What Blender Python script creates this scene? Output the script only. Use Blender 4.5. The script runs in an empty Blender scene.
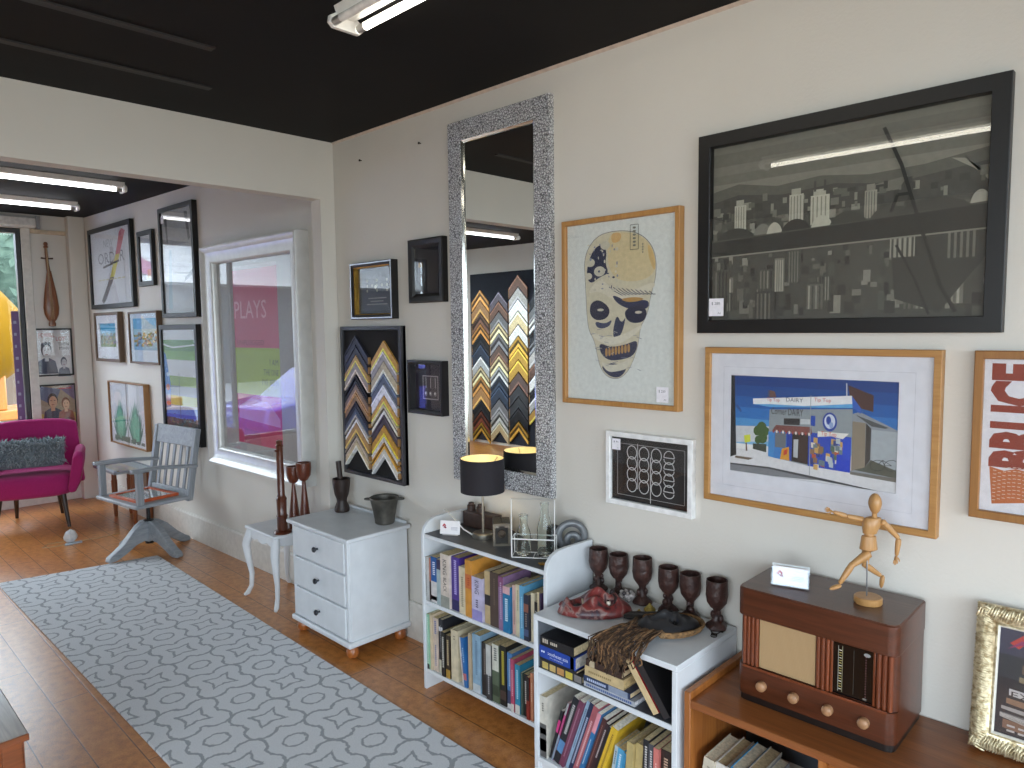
import bpy, bmesh, math, random
from mathutils import Matrix, Vector
PI = math.pi
C = bpy.context.scene.collection
random.seed(7)

# ------------------------------------------------------------------ materials
def lin(h):
    h = h.lstrip('#')
    o = []
    for i in (0, 2, 4):
        c = int(h[i:i+2], 16) / 255
        o.append(c/12.92 if c <= .04045 else ((c+.055)/1.055)**2.4)
    return (*o, 1.0)

_M = {}
def newmat(name):
    m = bpy.data.materials.new(name); m.use_nodes = True
    nt = m.node_tree
    return m, nt, nt.nodes['Principled BSDF']

def N(nt, kind, **kw):
    n = nt.nodes.new(kind)
    for k, v in kw.items():
        if k in n.inputs: n.inputs[k].default_value = v
        else: setattr(n, k, v)
    return n

def ramp(nt, fac, stops):
    r = nt.nodes.new('ShaderNodeValToRGB')
    el = r.color_ramp.elements
    while len(el) < len(stops): el.new(.5)
    for e, (p, c) in zip(el, stops): e.position = p; e.color = lin(c) if isinstance(c, str) else c
    nt.links.new(fac, r.inputs[0])
    return r.outputs[0]

def coords(nt, scale=(1,1,1), rot=(0,0,0), loc=(0,0,0)):
    t = nt.nodes.new('ShaderNodeTexCoord'); mp = nt.nodes.new('ShaderNodeMapping')
    mp.inputs['Scale'].default_value = scale; mp.inputs['Rotation'].default_value = rot; mp.inputs['Location'].default_value = loc
    nt.links.new(t.outputs['Object'], mp.inputs[0]); return mp.outputs[0]

def bumpin(nt, b, h, strength=.3, dist=.01):
    bp = N(nt, 'ShaderNodeBump'); bp.inputs['Strength'].default_value = strength; bp.inputs['Distance'].default_value = dist
    nt.links.new(h, bp.inputs['Height']); nt.links.new(bp.outputs[0], b.inputs['Normal'])

def dark(h, f):
    h = h.lstrip('#'); return '#' + ''.join('%02x' % max(0, min(255, int(int(h[i:i+2],16)*f))) for i in (0,2,4))

def P(hexc, rough=.5, metal=0., var=.06, scale=30, bump=0, bscale=200, spec=.5, coat=0, sheen=0):
    """painted / plain surface with a little procedural unevenness"""
    key = ('P', hexc, rough, metal, var, scale, bump, bscale, spec, coat, sheen)
    if key in _M: return _M[key]
    m, nt, b = newmat('paint_' + hexc.lstrip('#'))
    b.inputs['Roughness'].default_value = rough; b.inputs['Metallic'].default_value = metal
    b.inputs['Specular IOR Level'].default_value = spec; b.inputs['Coat Weight'].default_value = coat
    b.inputs['Sheen Weight'].default_value = sheen
    v = coords(nt)
    n = N(nt, 'ShaderNodeTexNoise', Scale=scale, Detail=3.0); nt.links.new(v, n.inputs['Vector'])
    nt.links.new(ramp(nt, n.outputs[0], [(.3, dark(hexc, 1-var)), (.7, dark(hexc, 1+var))]), b.inputs['Base Color'])
    if bump:
        n2 = N(nt, 'ShaderNodeTexNoise', Scale=bscale, Detail=2.0); nt.links.new(v, n2.inputs['Vector'])
        bumpin(nt, b, n2.outputs[0], bump)
    _M[key] = m; return m

def W(c1, c2, axis='x', rough=.4, fine=14, coat=0.0, stretch=.06, dist=2.5):
    """wood grain running along one local axis"""
    key = ('W', c1, c2, axis, rough, fine, coat, stretch)
    if key in _M: return _M[key]
    m, nt, b = newmat('wood_' + c1.lstrip('#'))
    b.inputs['Roughness'].default_value = rough; b.inputs['Coat Weight'].default_value = coat; b.inputs['Coat Roughness'].default_value = .15
    s = {'x': (stretch,1,1), 'y': (1,stretch,1), 'z': (1,1,stretch)}[axis]
    v = coords(nt, tuple(fine*k for k in s))
    n = N(nt, 'ShaderNodeTexNoise', Scale=2.2, Detail=6.0, Distortion=dist*.4); nt.links.new(v, n.inputs['Vector'])
    n2 = N(nt, 'ShaderNodeTexNoise', Scale=14., Detail=3.0); nt.links.new(v, n2.inputs['Vector'])
    mx = N(nt, 'ShaderNodeMix'); mx.data_type = 'FLOAT'; mx.inputs[0].default_value = .35
    nt.links.new(n.outputs[0], mx.inputs[2]); nt.links.new(n2.outputs[0], mx.inputs[3])
    nt.links.new(ramp(nt, mx.outputs[0], [(.36, c2), (.62, c1)]), b.inputs['Base Color'])
    bumpin(nt, b, n2.outputs[0], .05)
    _M[key] = m; return m

def emit(name, col, s):
    m = bpy.data.materials.new(name); m.use_nodes = True; nt = m.node_tree
    nt.nodes.remove(nt.nodes['Principled BSDF'])
    e = N(nt, 'ShaderNodeEmission'); e.inputs[0].default_value = col; e.inputs[1].default_value = s
    nt.links.new(e.outputs[0], nt.nodes['Material Output'].inputs[0]); return m

def clear_pane(name, ior, rough=0.0, tint='#ffffff'):
    """thin sheet of glass: see-through, mirror-like by Fresnel"""
    m = bpy.data.materials.new(name); m.use_nodes = True; nt = m.node_tree
    nt.nodes.remove(nt.nodes['Principled BSDF'])
    lw = N(nt, 'ShaderNodeLayerWeight'); lw.inputs[0].default_value = .5     # Schlick's curve, the same from both sides of the sheet
    f5 = N(nt, 'ShaderNodeMath', operation='POWER'); f5.inputs[1].default_value = 5.0; nt.links.new(lw.outputs['Facing'], f5.inputs[0])
    f0 = ((ior-1)/(ior+1))**2
    f = N(nt, 'ShaderNodeMath', operation='MULTIPLY_ADD'); f.inputs[1].default_value = 1-f0; f.inputs[2].default_value = f0; nt.links.new(f5.outputs[0], f.inputs[0])
    t = N(nt, 'ShaderNodeBsdfTransparent'); t.inputs[0].default_value = lin(tint)
    g = N(nt, 'ShaderNodeBsdfGlossy'); g.inputs['Roughness'].default_value = rough
    mx = N(nt, 'ShaderNodeMixShader')
    nt.links.new(f.outputs[0], mx.inputs[0]); nt.links.new(t.outputs[0], mx.inputs[1]); nt.links.new(g.outputs[0], mx.inputs[2])
    nt.links.new(mx.outputs[0], nt.nodes['Material Output'].inputs[0]); return m

PICGLASS = clear_pane('picture_glass', 1.55)
ACRYLIC = clear_pane('perspex', 1.45, .02, '#fbfdff')
WINGLASS = clear_pane('window_glass', 1.35, 0, '#f2f8f8')

def bottle_glass():
    m, nt, b = newmat('bottle_glass')
    b.inputs['Base Color'].default_value = (.93,.97,.95,1); b.inputs['Roughness'].default_value = .02
    b.inputs['Transmission Weight'].default_value = 1; b.inputs['IOR'].default_value = 1.3
    return m
BOTTLE = bottle_glass()

# ------------------------------------------------------------------ mesh builder
_T = {}
def text2d(s, bold=0):
    if (s, bold) in _T: return _T[(s, bold)]
    cu = bpy.data.curves.new('lettering', 'FONT'); cu.body = s; cu.resolution_u = 2; cu.offset = bold
    o = bpy.data.objects.new('lettering', cu); C.objects.link(o)
    dg = bpy.context.evaluated_depsgraph_get(); dg.update()
    me = bpy.data.meshes.new_from_object(o.evaluated_get(dg))
    vs = [(v.co.x, v.co.y) for v in me.vertices]; fs = [tuple(p.vertices) for p in me.polygons]
    bpy.data.objects.remove(o); bpy.data.curves.remove(cu); bpy.data.meshes.remove(me)
    x0 = min(v[0] for v in vs); x1 = max(v[0] for v in vs); y0 = min(v[1] for v in vs); y1 = max(v[1] for v in vs)
    vs = [((x-x0)/(x1-x0), (y-y0)/(y1-y0)) for x, y in vs]
    _T[(s, bold)] = (vs, fs, (x1-x0)/(y1-y0)); return _T[(s, bold)]

class MB:
    def __init__(s): s.v = []; s.f = []; s.m = []; s.mats = []
    def mi(s, mat):
        if mat is None: return 0
        if mat not in s.mats: s.mats.append(mat)
        return s.mats.index(mat)
    def add(s, vs, fs, mat=None, M=None):
        o = len(s.v); k = s.mi(mat)
        s.v += [tuple(M @ Vector(v)) if M else tuple(v) for v in vs]
        for f in fs: s.f.append(tuple(i+o for i in f)); s.m.append(k)
        return s
    def box(s, x0, x1, y0, y1, z0, z1, mat=None, M=None):
        vs = [(x,y,z) for x in (x0,x1) for y in (y0,y1) for z in (z0,z1)]
        return s.add(vs, [(0,1,3,2),(4,6,7,5),(0,4,5,1),(2,3,7,6),(0,2,6,4),(1,5,7,3)], mat, M)
    def prism(s, pts, axis, a, b, mat=None, M=None):
        """outline pts (2-D) extruded along an axis: 'y' outline is (x,z), 'x' outline is (y,z), 'z' outline is (x,y)"""
        e = {'y': lambda p,t: (p[0],t,p[1]), 'x': lambda p,t: (t,p[0],p[1]), 'z': lambda p,t: (p[0],p[1],t)}[axis]
        n = len(pts)
        vs = [e(p,a) for p in pts] + [e(p,b) for p in pts]
        fs = [tuple(range(n)), tuple(range(2*n-1, n-1, -1))] + [(i,(i+1)%n,n+(i+1)%n,n+i) for i in range(n)]
        return s.add(vs, fs, mat, M)
    def loft(s, loops, mat=None, caps=True, M=None, closed=True):
        n = len(loops[0]); vs = [p for l in loops for p in l]; fs = []
        for k in range(len(loops)-1):
            for i in range(n if closed else n-1):
                j = (i+1) % n
                fs.append((k*n+i, k*n+j, (k+1)*n+j, (k+1)*n+i))
        if caps: fs += [tuple(range(n)), tuple(range(len(vs)-1, len(vs)-n-1, -1))]
        return s.add(vs, fs, mat, M)
    def lathe(s, prof, seg=24, mat=None, M=None, caps=True, wob=None):
        loops = []
        for r, z in prof:
            loops.append([((r*(wob(2*PI*i/seg, z) if wob else 1))*math.cos(2*PI*i/seg), (r*(wob(2*PI*i/seg, z) if wob else 1))*math.sin(2*PI*i/seg), z) for i in range(seg)])
        return s.loft(loops, mat, caps, M)
    def tube(s, path, r, seg=8, mat=None, M=None, closed=False, flat=None):
        path = [Vector(p) for p in path]; n = len(path)
        rs = r if isinstance(r, (list, tuple)) else [r]*n
        loops = []; up = None
        for i, p in enumerate(path):
            if closed: t = (path[(i+1)%n] - path[i-1]).normalized()
            else: t = (path[min(i+1,n-1)] - path[max(i-1,0)]).normalized()
            if up is None:
                up = Vector((0,0,1)) if abs(t.z) < .9 else Vector((1,0,0))
            a = t.cross(up).normalized(); b = a.cross(t).normalized(); up = b
            fx, fy = flat if flat else (1,1)
            loops.append([tuple(p + a*(rs[i]*fx*math.cos(2*PI*k/seg)) + b*(rs[i]*fy*math.sin(2*PI*k/seg))) for k in range(seg)])
        if closed: loops.append(loops[0])
        return s.loft(loops, mat, not closed, M)
    def ball(s, c, r, seg=16, rings=10, mat=None, M=None, fn=None):
        rx, ry, rz = r if isinstance(r, (list, tuple)) else (r,r,r)
        loops = []
        for j in range(rings+1):
            t = -PI/2 + PI*j/rings; cr = max(math.cos(t), .02)
            l = []
            for i in range(seg):
                p = (cr*math.cos(2*PI*i/seg), cr*math.sin(2*PI*i/seg), math.sin(t))
                if fn: p = fn(p)
                l.append((c[0]+rx*p[0], c[1]+ry*p[1], c[2]+rz*p[2]))
            loops.append(l)
        return s.loft(loops, mat, True, M)
    def sheet(s, fn, nu, nv, mat=None, M=None):
        vs = [fn(i/nu, j/nv) for j in range(nv+1) for i in range(nu+1)]
        fs = [(j*(nu+1)+i, j*(nu+1)+i+1, (j+1)*(nu+1)+i+1, (j+1)*(nu+1)+i) for j in range(nv) for i in range(nu)]
        return s.add(vs, fs, mat, M)
    def rings(s, w, h, prof, mat=None, z0=0):
        """mitred moulding round a w x h rectangle in the x-z plane; prof = (inset, y) points, closed"""
        loops = [[(-w/2+d, y, z0+d), (w/2-d, y, z0+d), (w/2-d, y, z0+h-d), (-w/2+d, y, z0+h-d)] for d, y in prof]
        loops.append(loops[0]); return s.loft(loops, mat, False)
    def build(s, name, mat=None, parent=None, bevel=0, sub=0, smooth=35, loc=None, bseg=2):
        me = bpy.data.meshes.new(name); me.from_pydata(s.v, [], s.f)
        mats = s.mats or [mat]
        for m in mats: me.materials.append(m)
        me.polygons.foreach_set('material_index', s.m if s.mats else [0]*len(s.f))
        bm = bmesh.new(); bm.from_mesh(me); bmesh.ops.recalc_face_normals(bm, faces=bm.faces); bm.to_mesh(me); bm.free()
        if smooth:
            me.polygons.foreach_set('use_smooth', [True]*len(me.polygons)); me.set_sharp_from_angle(angle=math.radians(smooth))
        o = bpy.data.objects.new(name, me); C.objects.link(o)
        if parent: o.parent = parent
        if loc: o.location = loc
        if bevel:
            b = o.modifiers.new('bevel', 'BEVEL'); b.width = bevel; b.segments = bseg; b.limit_method = 'ANGLE'; b.angle_limit = math.radians(40)
        if sub:
            m = o.modifiers.new('subdivision', 'SUBSURF'); m.levels = sub; m.render_levels = sub
        return o

class Print:
    """flat artwork in the x-z plane, u to the right and v up, laid out as 0..1 over its own sheet"""
    def __init__(s, x0, z0, w, h, y): s.mb = MB(); s.x0, s.z0, s.w, s.h, s.y = x0, z0, w, h, y; s.k = 0
    def up(s): return s
    def pt(s, u, v): return (s.x0+u*s.w, s.y - s.k*.00002, s.z0+v*s.h)     # each later patch lies a hair above the last
    def col(s, c): return P(c, .6, var=.03, scale=60) if isinstance(c, str) else c
    def poly(s, pts, c): s.k += 1; s.mb.add([s.pt(*p) for p in pts], [tuple(range(len(pts)))], s.col(c)); return s
    def rect(s, u0, v0, u1, v1, c): return s.poly([(u0,v0),(u1,v0),(u1,v1),(u0,v1)], c)
    def disc(s, u, v, ru, rv, c, n=20): return s.poly([(u+ru*math.cos(2*PI*i/n), v+rv*math.sin(2*PI*i/n)) for i in range(n)], c)
    def line(s, pts, wd, c, closed=False):
        """polyline of width wd (metres)"""
        q = [(s.x0+u*s.w, s.z0+v*s.h) for u, v in pts]
        if closed: q.append(q[0])
        s.k += 1
        for (ax,az),(bx,bz) in zip(q[:-1], q[1:]):
            l = math.hypot(bx-ax, bz-az) or 1; nx, nz = -(bz-az)/l*wd/2, (bx-ax)/l*wd/2; y = s.y - s.k*.00002
            s.mb.add([(ax+nx,y,az+nz),(ax-nx,y,az-nz),(bx-nx,y,bz-nz),(bx+nx,y,bz+nz)], [(0,1,2,3)], s.col(c))
        return s
    def text(s, t, u0, v0, u1, v1, c, turn=0, bold=0):
        vs, fs, _ = text2d(t, bold); s.k += 1
        if turn: f = lambda x, y: s.pt(u0+(u1-u0)*(1-y), v0+(v1-v0)*x)      # reads bottom to top
        else: f = lambda x, y: s.pt(u0+(u1-u0)*x, v0+(v1-v0)*y)
        s.mb.add([f(*p) for p in vs], fs, s.col(c)); return s

def empty(name, loc, rz=0, parent=None):
    o = bpy.data.objects.new(name, None); C.objects.link(o); o.location = loc; o.rotation_euler = (0,0,rz); o.empty_display_size = .05
    if parent: o.parent = parent
    return o
def tag(o, label, cat, group=None):
    o['label'] = label; o['category'] = cat
    if group: o['group'] = group
    return o
def thing(name, label, cat, loc, rz=0, group=None): return tag(empty(name, loc, rz), label, cat, group)
def struct(o): o['kind'] = 'structure'; return o

def Rz(a): return Matrix.Rotation(a, 4, 'Z')
def T(x, y, z): return Matrix.Translation((x, y, z))
RW = -PI/2                                   # things on the long right-hand wall: local -Y faces the room

# ------------------------------------------------------------------ the room
XW, XL, YH, YF, YB, HC = 2.30, -2.48, 3.66, 8.10, -3.2, 2.745
WALLX0, WALLX1 = 2.29, 2.17                 # far room wall leans in a little towards the shop front
FD = Vector((WALLX1-WALLX0, YF-3.76, 0)).normalized(); FN = Vector((-FD.y, FD.x, 0)); FROT = math.atan2(-FD.y, -FD.x)

def wall_mat(name, grooves):
    m, nt, b = newmat(name); b.inputs['Roughness'].default_value = .55; b.inputs['Specular IOR Level'].default_value = .3
    v = coords(nt)
    n = N(nt, 'ShaderNodeTexNoise', Scale=1.3, Detail=4.0); nt.links.new(v, n.inputs['Vector'])
    nt.links.new(ramp(nt, n.outputs[0], [(.3, '#d3cec5'), (.7, '#dad6ce')]), b.inputs['Base Color'])
    n2 = N(nt, 'ShaderNodeTexNoise', Scale=90, Detail=3.0); nt.links.new(v, n2.inputs['Vector'])
    if grooves:
        sx = N(nt, 'ShaderNodeSeparateXYZ'); nt.links.new(v, sx.inputs[0])
        a = N(nt, 'ShaderNodeMath', operation='PINGPONG'); a.inputs[1].default_value = .075; nt.links.new(sx.outputs[1], a.inputs[0])
        c = N(nt, 'ShaderNodeMath', operation='LESS_THAN'); c.inputs[1].default_value = .003; nt.links.new(a.outputs[0], c.inputs[0])
        d = N(nt, 'ShaderNodeMath', operation='LESS_THAN'); d.inputs[1].default_value = .93; nt.links.new(sx.outputs[2], d.inputs[0])
        e = N(nt, 'ShaderNodeMath', operation='MULTIPLY'); nt.links.new(c.outputs[0], e.inputs[0]); nt.links.new(d.outputs[0], e.inputs[1])
        f = N(nt, 'ShaderNodeMath', operation='MULTIPLY_ADD'); f.inputs[1].default_value = -2.0; nt.links.new(e.outputs[0], f.inputs[0]); nt.links.new(n2.outputs[0], f.inputs[2])
        bumpin(nt, b, f.outputs[0], .25, .004)
    else: bumpin(nt, b, n2.outputs[0], .06, .004)
    return m
WALL = wall_mat('painted_wall', True); WALLP = wall_mat('painted_wall_plain', False)

def floor_mat():
    m, nt, b = newmat('cork_boards'); b.inputs['Roughness'].default_value = .28; b.inputs['Specular IOR Level'].default_value = .85
    v = coords(nt, (1,1,1), (0,0,math.radians(90)))
    br = N(nt, 'ShaderNodeTexBrick', Scale=1.0); br.offset = .37; br.offset_frequency = 2
    br.inputs['Brick Width'].default_value = 1.22; br.inputs['Row Height'].default_value = .15; br.inputs['Mortar Size'].default_value = .0022
    br.inputs['Mortar Smooth'].default_value = .3; br.inputs['Bias'].default_value = 0
    br.inputs['Color1'].default_value = (.35,.35,.35,1); br.inputs['Color2'].default_value = (.65,.65,.65,1); br.inputs['Mortar'].default_value = (0,0,0,1)
    nt.links.new(v, br.inputs['Vector'])
    n = N(nt, 'ShaderNodeTexNoise', Scale=26, Detail=6.0); nt.links.new(v, n.inputs['Vector'])
    n3 = N(nt, 'ShaderNodeTexNoise', Scale=150, Detail=2.0); nt.links.new(v, n3.inputs['Vector'])
    a = N(nt, 'ShaderNodeMix'); a.data_type = 'FLOAT'; a.inputs[0].default_value = .4
    nt.links.new(n.outputs[0], a.inputs[2]); nt.links.new(n3.outputs[0], a.inputs[3])
    a2 = N(nt, 'ShaderNodeMix'); a2.data_type = 'FLOAT'; a2.inputs[0].default_value = .14
    nt.links.new(a.outputs[0], a2.inputs[2]); nt.links.new(br.outputs['Color'], a2.inputs[3])
    c = ramp(nt, a2.outputs[0], [(.36, '#955c2a'), (.5, '#b87638'), (.66, '#cc8e50')])
    mx = N(nt, 'ShaderNodeMix'); mx.data_type = 'RGBA'; nt.links.new(br.outputs['Fac'], mx.inputs[0]); nt.links.new(c, mx.inputs[6]); mx.inputs[7].default_value = lin('#3d2412')
    nt.links.new(mx.outputs[2], b.inputs['Base Color'])
    h = N(nt, 'ShaderNodeMath', operation='MULTIPLY_ADD'); h.inputs[1].default_value = -3.0; nt.links.new(br.outputs['Fac'], h.inputs[0]); nt.links.new(n3.outputs[0], h.inputs[2])
    bumpin(nt, b, h.outputs[0], .12, .003)
    return m

def ceil_mat():
    m, nt, b = newmat('black_ceiling'); b.inputs['Roughness'].default_value = .7; b.inputs['Specular IOR Level'].default_value = .2
    v = coords(nt); n = N(nt, 'ShaderNodeTexNoise', Scale=2.5, Detail=5.0); nt.links.new(v, n.inputs['Vector'])
    nt.links.new(ramp(nt, n.outputs[0], [(.3, '#0e0c0d'), (.7, '#151313')]), b.inputs['Base Color'])
    bumpin(nt, b, n.outputs[0], .1, .01); return m

FLOORM, CEILM = floor_mat(), ceil_mat()
TRIMW = P('#d6d2ca', .45, var=.03)

struct(MB().box(XL-.1, XW+.1, YB-.1, YF+.1, -.1, 0).build('floor', FLOORM, smooth=0))
struct(MB().box(XL-.1, XW+.1, YB-.1, 3.70, HC, HC+.1).build('ceiling', CEILM, smooth=0))
def HG(y): return HC + .055*(y-3.7)/(YF-3.7)                     # the far room's ceiling climbs a little
struct(MB().prism([(3.70,HG(3.7)),(YF+.2,HG(YF+.2)),(YF+.2,2.86),(3.70,2.86)], 'x', XL-.1, XW+.1).build('ceiling_gallery', CEILM, smooth=0))
struct(MB().box(XW, XW+.1, YB, 3.70, 0, HC).build('wall_right', WALL, smooth=0))
w = MB(); w.prism([(WALLX0,3.70),(XW+.1,3.70),(XW+.1,YF+.1),(WALLX1,YF+.1)], 'z', 0, 2.82); struct(w.build('wall_gallery', WALL, smooth=0))
LY0, LY1, LZ0, LZ1 = -2.9, .75, .45, 2.6
w = MB(); w.box(XL-.1, XL, LY1, YF, 0, 2.82); w.box(XL-.1, XL, YB, LY0, 0, HC); w.box(XL-.1, XL, LY0, LY1, 0, LZ0); w.box(XL-.1, XL, LY0, LY1, LZ1, HC)
struct(w.build('wall_left', WALLP, smooth=0))
# header between the two rooms with its short pilaster at the wall
w = MB(); w.prism([(XL,2.417),(2.205,2.417),(2.205,0),(XW-.002,0),(XW-.002,HC),(XL,HC)], 'y', YH, 3.76); struct(w.build('wall_header', WALLP, smooth=0))
# shop front wall with its big window, back wall with a window behind the viewer
WX0, WX1, WZ0, WZ1 = -2.05, 1.66, .36, 2.66
w = MB(); y0, y1 = YF, YF+.12
w.box(WX1, XW, y0, y1, 0, 2.85); w.box(XL, WX0, y0, y1, 0, 2.85); w.box(WX0, WX1, y0, y1, 0, WZ0); w.box(WX0, WX1, y0, y1, WZ1, 2.85)
struct(w.build('wall_front', WALLP, smooth=0))
BX0, BX1, BZ0, BZ1 = -2.2, 2.1, .3, 2.6
w = MB(); y0, y1 = YB-.12, YB
w.box(BX1, XW, y0, y1, 0, HC); w.box(XL, BX0, y0, y1, 0, HC); w.box(BX0, BX1, y0, y1, 0, BZ0); w.box(BX0, BX1, y0, y1, BZ1, HC)
struct(w.build('wall_back', WALLP, smooth=0))
def window(name, x0, x1, z0, z1, y, mullions, fm):
    root = struct(empty(name, ((x0+x1)/2, y, z0))); w_, h_ = x1-x0, z1-z0
    f = MB(); f.rings(w_, h_, [(0,-.03),(.012,-.045),(.045,-.045),(.045,.03),(0,.03)])
    for u in mullions: f.box(u-(x0+x1)/2-.02, u-(x0+x1)/2+.02, -.04, .03, .04, h_-.04)
    struct(f.build('window_frame', fm, root, smooth=0))
    struct(MB().box(-w_/2+.04, w_/2-.04, 0, .005, .04, h_-.04).build('pane', WINGLASS, root, smooth=0))
    return root
WIN = window('window_1', WX0, WX1, WZ0, WZ1, YF+.05, [.55, -.7], P('#3a3d40', .4))
_w3 = window('added_window', LY0, LY1, LZ0, LZ1, 0, [-1.1], P('#e8e8e6', .4)); _w3.location = (XL-.05, (LY0+LY1)/2, LZ0); _w3.rotation_euler = (0,0,PI/2)  # unseen side window, added to let more daylight into the room
window('window_2', BX0, BX1, BZ0, BZ1, YB-.05, [-.1], P('#e8e8e6', .4))
# purple strip of lettering stuck on the shop window glass
pr = Print((1.548-(WX0+WX1)/2), .43, .062, 1.09, -.003)
pr.rect(0, 0, 1, 1, '#7d6494').up()
for i in range(9): pr.rect(.25, .05+i*.105, .5+.07*(i % 3), .075+i*.105, '#b9bcd4')
pr.mb.build('window_decal', None, WIN, smooth=0)
# white casing beside the window and the corner post
struct(MB().box(WX1-.005, WX1+.07, YF-.022, YF, .34, 2.70).box(WX0-.07, WX0+.005, YF-.022, YF, .34, 2.70).box(WX0-.07, WX1+.07, YF-.04, YF, .30, .36).build('trim_1', TRIMW, bevel=.004))
struct(MB().box(2.03, 2.172, YF-.11, YF-.005, 0, 2.81).build('trim_2', WALLP, bevel=.004))
struct(MB().box(WX1+.07, 2.06, YF-.02, YF, 2.62, 2.66).build('trim_3', P('#c9b79c', .5), bevel=.004))
# skirting
struct(MB().prism([(0,0),(-.016,0),(-.016,.19),(-.010,.205),(0,.205)], 'y', YB, 3.66, M=T(XW,0,0)).build('baseboard_right', TRIMW, smooth=0))
w = MB(); M = Matrix.Translation((WALLX0,3.76,0)) @ Rz(FROT)
w.prism([(0,0),(-.016,0),(-.016,.19),(-.010,.205),(0,.205)], 'x', -4.25, 0, M=M); struct(w.build('baseboard_gallery', TRIMW, smooth=0))
struct(MB().box(XL, 2.06, YF-.018, YF, 0, .16).build('baseboard_front', TRIMW, bevel=.003))
# battens under the black ceiling sheets, quadrant along the wall
for i, (y, x0, x1) in enumerate([(3.2, -2.4, 1.40), (2.75, -2.4, 1.22), (1.55, -2.4, 1.0)]):
    struct(MB().box(x0, x1, y-.02, y+.02, HC-.007, HC+.01).build('trim_%d' % (4+i), P('#262222', .6), smooth=0))
struct(MB().prism([(XW-.012,HC),(XW,HC-.010),(XW,HC+.002)], 'y', YB, YH).build('trim_7', P('#c4b4a6', .6), smooth=0))
for i, (y, x0, x1) in enumerate([(4.75, -2.4, 2.2), (5.25, -2.4, 2.2)]):
    struct(MB().box(x0, x1, y-.035, y+.035, HG(y)-.02, HG(y)+.01).build('trim_%d' % (8+i), P('#3b342f', .6), smooth=0))
# two screws left in the wall above the small frames
for (y, z, lab) in ((3.377, 2.599, 'tiny dark screw in wall left of the tall mirror, nearer the corner'), (2.856, 2.596, 'tiny dark screw in wall nearest the tall mirror'),):
    s = MB().lathe([(.002,0),(.002,.012),(.006,.012),(.006,.016),(.002,.0165)], 10, M=T(XW,y,z) @ Matrix.Rotation(-PI/2, 4, 'Y'))
    tag(s.build('wall_screw', P('#3a3531', .5, .6)), lab, 'screw', 'screws in the wall')

# ------------------------------------------------------------------ fluorescent lights
TUBE = emit('fluorescent_tube', (1.0, .94, .80, 1), 10); TUBEF = emit('fluorescent_tube_cool', (.98, .98, 1.0, 1), 6)
WHITEM = P('#e9e8e4', .35, var=.02)
def light_fitting(label, cx, cy, along, L=1.52, lit=(1,), em=TUBE, twin=True):
    t = thing('fluorescent_light', label, 'ceiling light', (cx, cy, HG(cy) if cy > 3.7 else HC), 0 if along == 'x' else PI/2, 'fluorescent batten lights')
    b = MB()
    b.prism([(-.045,0),(-.03,-.035),(.03,-.035),(.045,0)], 'x', -L/2, L/2); b.build('batten', WHITEM, t, bevel=.002)
    for s in (-1, 1):
        e = MB()
        e.prism([(-.062,-.036),(-.066,-.058),(-.05,-.072),(.05,-.072),(.066,-.058),(.062,-.036),(.03,-.016),(-.03,-.016)], 'x', s*L/2-.008, s*L/2+.008)
        e.build('lamp_holder', WHITEM, t, bevel=.002)
    for k in ((0, 1) if twin else (1,)):
        y = -.047 if k else .047
        if not twin: y = 0
        tb = MB().lathe([(.013,-L/2+.01),(.013,L/2-.01)], 14, M=T(0,y,-.054) @ Matrix.Rotation(PI/2, 4, 'Y'))
        tb.build('tube', em if k in lit else P('#f1f1ee', .25), t)
        for s in (-1, 1): MB().lathe([(.0136,-.02),(.0136,.02)], 14, M=T(s*(L/2-.03),y,-.054) @ Matrix.Rotation(PI/2, 4, 'Y')).build('tube_cap', P('#bdbcb8', .3, .8), t)
light_fitting('white twin fluorescent light with one lit tube at top of the photo', 1.395, 1.36, 'y')
light_fitting('lit fluorescent light reflected as a streak in the big black frame', 0.02, 1.34, 'y', twin=False)
light_fitting('lit fluorescent light nearest the header in far room', 1.09, 5.80, 'x', em=TUBEF, twin=False)
light_fitting('lit fluorescent light nearest the shop front window', 1.10, 7.02, 'x', em=TUBEF, twin=False)
light_fitting('lit fluorescent light seen at top of the tall mirror', -.86, 5.93, 'x', em=TUBEF, twin=False)
light_fitting('unseen fluorescent light behind the viewer, added to fill the room', -.6, -1.2, 'y', twin=False)  # fitting out of view, added so its tube helps brighten the room

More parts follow.
